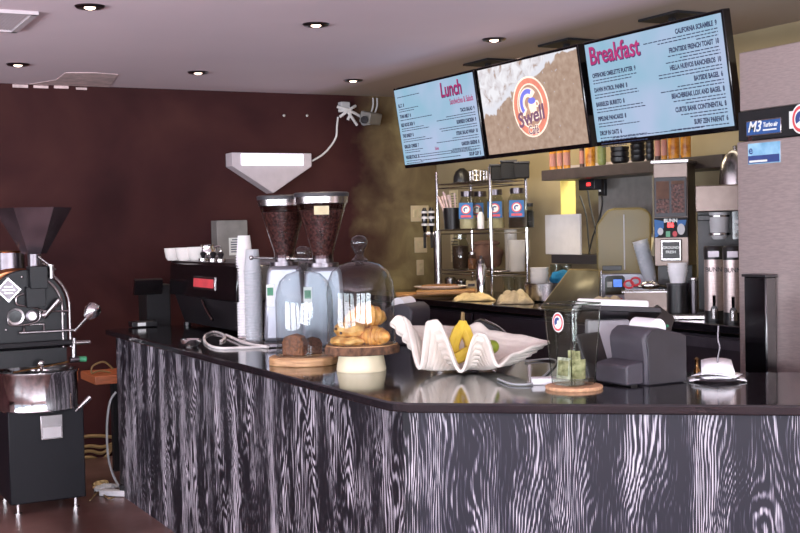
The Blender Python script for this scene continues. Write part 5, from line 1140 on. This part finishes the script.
# coffee brewer and airpots
p = kp(722, 4.5); fa = facing(p.x, p.y); s_ = 1/ppm(p); br = thing('coffee_brewer', 'twin coffee brewer with stainless hood left of the refrigerator', 'coffee brewer', p, fa)
zh0, zh1 = zat(212, 718, p)-Z0, zat(186, 718, p)-Z0; hw_ = 24*s_
obj('hood', box(BM(), (hw_*.05, -.05, (zh0+zh1)/2), (hw_*2.1, .34, zh1-zh0)), 'kitchen_steel', br, bev=.006); obj('back_column', box(BM(), (0.0, .1, zh0/2), (hw_*1.9, .1, zh0)), 'black_plastic', br); obj('base_plate', box(BM(), (0, -.02, .012), (hw_*2, .34, .024)), 'black_plastic', br)
zf0 = zat(239, 718, p)-Z0; fb_ = obj('filter_basket', lathe(BM(), [(0, zf0), (.03, zf0), (.045, zf0+.02), (.052, zh0-.002), (0, zh0-.002)], 28, (-.01, -.1, 0)), 'light_grey', br); obj('basket_handle', box(BM(), (-.085, -.1, zh0-.03), (.07, .035, .03)), 'black_plastic', fb_, bev=.004)
for z in (zh0-.03, zf0+.02): obj('basket_ring', lathe(BM(), [(.047, z), (.054, z+.004), (.054, z+.012), (.047, z+.016)], 28, (-.01, -.1, 0)), 'steel', fb_)
cp = obj('switch_panel', box(BM(), (hw_*.72, -.1, zf0+(zh0-zf0)/2), (.07, .12, zh0-zf0)), 'black_gloss', br)
for k in range(3):
    for s in (-1, 1): obj('switch', box(BM(), (hw_*.72+s*.014, -.1625, zf0+.02+k*.035), (.016, .006, .02)), 'light_grey' if k else 'grey_paint', cp)
def airpot(lab, px, X):
    p = kp(px, X); h_ = zat(246, px, p)-Z0; r_ = 9.4/ppm(p); g = thing('airpot', lab, 'airpot', p, facing(p.x, p.y), 'steel airpots under the brewer')
    obj('base', lathe(BM(), [(0, 0), (r_*1.02, 0), (r_*1.02, .05), (0, .05)], 30), 'black_plastic', g); obj('body', lathe(BM(), [(0, .05), (r_, .05), (r_, h_*.82), (0, h_*.82)], 30), 'brushed', g)
    hd_ = obj('head', lathe(BM(), [(0, h_*.82), (r_*1.03, h_*.82), (r_*1.03, h_*.97), (r_*.9, h_), (0, h_)], 30), 'black_plastic', g); obj('head_label', box(BM(), (0, -r_*1.03, h_*.895), (r_*1.1, .006, .03)), 'dark_steel', hd_)
    text('BUNN', .032, 'dark_steel_ink', g, 0, h_*.66, -r_-.001, 'CENTER', .0005, 0, 0, .9, 'body_lettering')
    f = BM(); rod(f, (0, -r_*.9, .06), (0, -r_-.05, .065), .016); obj('faucet', f, 'black_plastic', g); f = BM(); cyl(f, (0, -r_-.05, .015), .018, .05); fc = obj('faucet_cup', f, 'steel', g); f = BM(); rod(f, (0, -r_-.045, .08), (0, -r_-.06, .13), .008); obj('faucet_lever', f, 'black_gloss', g)
MATS['dark_steel_ink'] = MATS['dark_grey']
airpot('left steel airpot with black tap under the brewer', 714, 4.22); airpot('right steel airpot with black tap next to the refrigerator', 733, 4.2)
p = Vector((kp(737, 4.52).x, kp(737, 4.52).y, Z0+zh1)); q = p; r_ = size(721, 753, p)/2; hh = zat(149, 737, p)-Z0-zh1
g = thing('steel_dome', 'polished steel dome standing on the brewer hood beside the refrigerator', 'dome', (p.x, p.y, Z0+zh1+.001)); obj('dome_body', lathe(BM(), [(0, 0), (r_, 0), (r_*.98, hh*.3), (r_*.85, hh*.62), (r_*.6, hh*.85), (r_*.3, hh*.97), (0, hh)], 32), 'steel', g); obj('dome_knob', lathe(BM(), [(.01, hh*.98), (.014, hh+.015), (0, hh+.02)], 14), 'steel', g)

# pass-through: board, shade, gadget and cables
a, c = ox(546.5, 256, 4.86), ox(580.5, 214, 4.86)
g = thing('white_board', 'large white board standing on the ledge of the kitchen pass-through', 'board', (4.86, a.y, oz0+.001), -pi/2); ww = a.y-c.y; hh = c.z-oz0
obj('board', box(BM(), (ww/2, 0, hh/2), (ww, .016, hh)), 'white_plastic', g, bev=.003); obj('foot', box(BM(), (ww/2, .02, .012), (ww*.8, .03, .024)), 'dark_grey', g)
a, c = ox(610, 236, 5.05), ox(653, 166, 5.05)
g = thing('roller_shade', 'grey roller shade hanging inside the kitchen pass-through', 'shade', (5.0, (a.y+c.y)/2, a.z), -pi/2); ww = a.y-c.y+.1; hh = 1.935-a.z
obj('shade_cloth', box(BM(), (0, 0, hh/2), (ww, .006, hh)), 'grey_paint', g); b = BM(); rod(b, (-ww/2, 0, hh), (ww/2, 0, hh), .022, 14); obj('roller', b, 'light_grey', g); b = BM(); box(b, (0, 0, .0), (ww, .014, .02)); obj('bottom_bar', b, 'light_grey', g)
a = ox(586, 169.5, 4.78); g = thing('timer_box', 'small black timer with red display under the shelf', 'timer', (4.78, a.y, 1.888), -pi/2); zz = a.z-1.888
obj('case', box(BM(), (0, .03, -.035), (.17, .06, .07)), 'black_plastic', g, bev=.004); d_ = obj('face', box(BM(), (.03, -.002, -.035), (.07, .004, .045)), 'dark_grey', g); obj('display', box(BM(), (.03, -.005, -.033), (.04, .002, .02)), 'lcd_red', d_)
for k, pts in enumerate((((587, 186), (590, 205), (596, 232), (601, 258)), ((598, 183), (602, 205), (592, 240), (588, 258)), ((580, 196), (586, 215), (588, 235), (590, 256)))):
    cable(['left black cable of three hanging in the pass-through', 'right black cable of three hanging in the pass-through', 'middle thin black cable hanging in the pass-through'][k], [ox(x, y, 4.99) for x, y in pts], .006, 'black_wire')['group'] = 'black cables in the pass-through'
a = ox(604, 187, 5.0); g = thing('power_adapter', 'small black power adapter with a bright label in the pass-through', 'adapter', (5.0, a.y, a.z), -pi/2); obj('case', box(BM(), (0, 0, 0), (.07, .05, .12)), 'black_plastic', g, bev=.004); obj('label', box(BM(), (-.012, -.026, 0), (.02, .002, .06)), 'sticker_white', g)
a = ox(620, 232, 5.3); g = thing('paper_tub', 'cream round tub standing in the room behind the pass-through', 'tub', (5.36, a.y, 0)); obj('tub_body', shellof(BM(), [(0, 1.36), (.16, 1.36), (.2, a.z+.02), (.21, a.z+.03), (.19, a.z+.02), (0, 1.4)], 30), 'cream', g); obj('pedestal', box(BM(), (0, 0, .68), (.4, .4, 1.358)), 'light_grey', g)

# upper shelf and its stock
SX = 4.62; a, c = ox(541, 173, SX), ox(722, 168, SX); SZ = ox(541, 170.5, SX).z
tag(obj('wall_shelf', box(BM(), ((SX+XR)/2, (a.y+c.y)/2, SZ-.035), (XR-SX-.004, a.y-c.y, .07)), 'shelf_wood', bev=.003), 'long dark wooden wall shelf under the menu screens', 'shelf')
def sh_(px, dx): p = ox(px, 165, SX+dx); return Vector((p.x, p.y, SZ))
def bottle(lab, px, w_, hh, m, lm, grp):
    p = sh_(px, .09); r_ = w_/2/ppm(p); g = thing('syrup_bottle', lab, 'bottle', p, facing(p.x, p.y), grp)
    obj('bottle_body', lathe(BM(), [(0, 0), (r_, 0), (r_, hh*.68), (r_*.5, hh*.82), (r_*.4, hh*.84), (r_*.4, hh*.94), (0, hh*.94)], 22), m, g); obj('cap', lathe(BM(), [(0, hh*.94), (r_*.46, hh*.94), (r_*.46, hh), (0, hh)], 18), 'black_plastic', g); obj('label', shellof(BM(), [(r_*1.015, hh*.12), (r_*1.015, hh*.5)], 22), lm, g)
for k, (px, w_, m, lm) in enumerate(((553, 7, 'amber', 'pink_label'), (560, 6, 'amber', 'pink_label'), (567, 7, 'amber', 'pink_label'), (582, 5, 'chocolate', 'pink_label'), (590.5, 10, 'amber', 'amber'))):
    bottle(['first bottle from the left end of the wall shelf, amber with pink label', 'second amber bottle from the left end of the wall shelf', 'third amber bottle from the left end of the wall shelf', 'dark brown bottle between the amber ones on the wall shelf', 'wide golden bottle under the gap between the right screens'][k], px, w_, .22, m, lm, 'syrup bottles at the left of the wall shelf')
for k, (px, w_, m, lm) in enumerate(((658, 6, 'chocolate', 'pink_label'), (664.5, 6, 'amber', 'pink_label'), (674, 11, 'amber', 'amber'), (686, 10, 'amber', 'amber'))):
    bottle(['dark bottle at the left of the right hand bottles on the wall shelf', 'narrow amber bottle above the steel grinder on the wall shelf', 'left of two wide golden bottles above the steel grinder', 'right of two wide golden bottles above the steel grinder'][k], px, w_, .24, m, lm, 'syrup bottles at the right of the wall shelf')
def bowls(px, w_, n, labs, m, nm, cat, grp, pitch=.033):
    p = sh_(px, .12); r_ = w_/2/ppm(p); f_ = None
    for k in range(n):
        if f_ is None: o = f_ = obj(nm, shellof(BM(), [(0, .004), (r_*.6, 0), (r_*.95, .02), (r_, .045), (r_*.95, .045), (r_*.85, .024), (0, .01)], 26), m)
        else: o = f_.copy(); COL.objects.link(o)
        o.location = p+Vector((0, 0, .001+pitch*k)); tag(o, labs[k], cat, grp)
bowls(602, 9, 4, ['lowest green tin dish at the gap between the screens', 'second green tin dish from below on the wall shelf', 'third green tin dish from below on the wall shelf', 'topmost green tin dish on the wall shelf'], 'olive_tin', 'tin_dish', 'dish', 'green tin dishes on the wall shelf')
bowls(620, 19, 3, ['lowest black bowl of the left low stack on the wall shelf', 'middle black bowl of the left low stack on the wall shelf', 'topmost black bowl of the left low stack on the wall shelf'], 'black_plastic', 'black_bowl', 'bowl', 'left low stack of black bowls on the wall shelf')
bowls(638, 15, 6, ['lowest black bowl of the tall middle stack on the wall shelf']+['%s black bowl from below in the tall middle stack on the wall shelf' % w for w in ('second', 'third', 'fourth', 'fifth')]+['topmost black bowl of the tall middle stack on the wall shelf'], 'black_plastic', 'black_bowl', 'bowl', 'tall middle stack of black bowls on the wall shelf')
bowls(650, 9, 4, ['lowest black bowl of the narrow right stack on the wall shelf']+['%s black bowl from below in the narrow right stack on the wall shelf' % w for w in ('second', 'third')]+['topmost black bowl of the narrow right stack on the wall shelf'], 'black_plastic', 'black_bowl', 'bowl', 'narrow right stack of black bowls on the wall shelf')

# ------------------------------------------------------------------ light
def area(name, loc, rot, sx_, sy_, power, col):
    l = bpy.data.lights.new(name, 'AREA'); l.shape = 'RECTANGLE'; l.size = sx_; l.size_y = sy_; l.energy = power; l.color = col
    o = bpy.data.objects.new(name, l); COL.objects.link(o); o.location = loc; o.rotation_euler = rot; return o
for x in (-3.05, -.4, 2.25): area('window_daylight', (x, -3.36, 1.45), (radians(152), 0, 0), 2.2, 2.0, 560, (.89, .9, 1.0))
for y in (-.7, 2.3, 5.3): area('window_daylight', (-4.48, y, 1.38), (radians(150), 0, radians(-90)), 2.4, 1.9, 330, (.89, .9, 1.0))
area('kitchen_strip_light', (4.12, 6.6, 2.6), (0, radians(-20), 0), .25, 1.6, 25, (1., .84, .58))
area('kitchen_strip_light', (4.55, 5.0, 2.6), (0, 0, 0), .2, 1.2, 3, (1., .86, .64))
area('back_room_light', (5.7, 6.2, 2.5), (0, 0, 0), .6, 1.2, 70, (1., .92, .74))
w = bpy.data.worlds.new('street_sky'); S.world = w; w.use_nodes = True
nt = w.node_tree; bg = nt.nodes['Background']; bg.inputs[0].default_value = (.75, .8, 1, 1); bg.inputs[1].default_value = 1.2
S.view_settings.view_transform = 'Standard'; S.view_settings.look = 'None'; S.view_settings.exposure = .12; S.view_settings.gamma = 1.12
S.cycles.use_denoising = True; S.cycles.max_bounces = 10; S.cycles.transparent_max_bounces = 24; S.cycles.glossy_bounces = 4; S.cycles.caustics_reflective = False; S.cycles.caustics_refractive = False; S.cycles.sample_clamp_indirect = 6
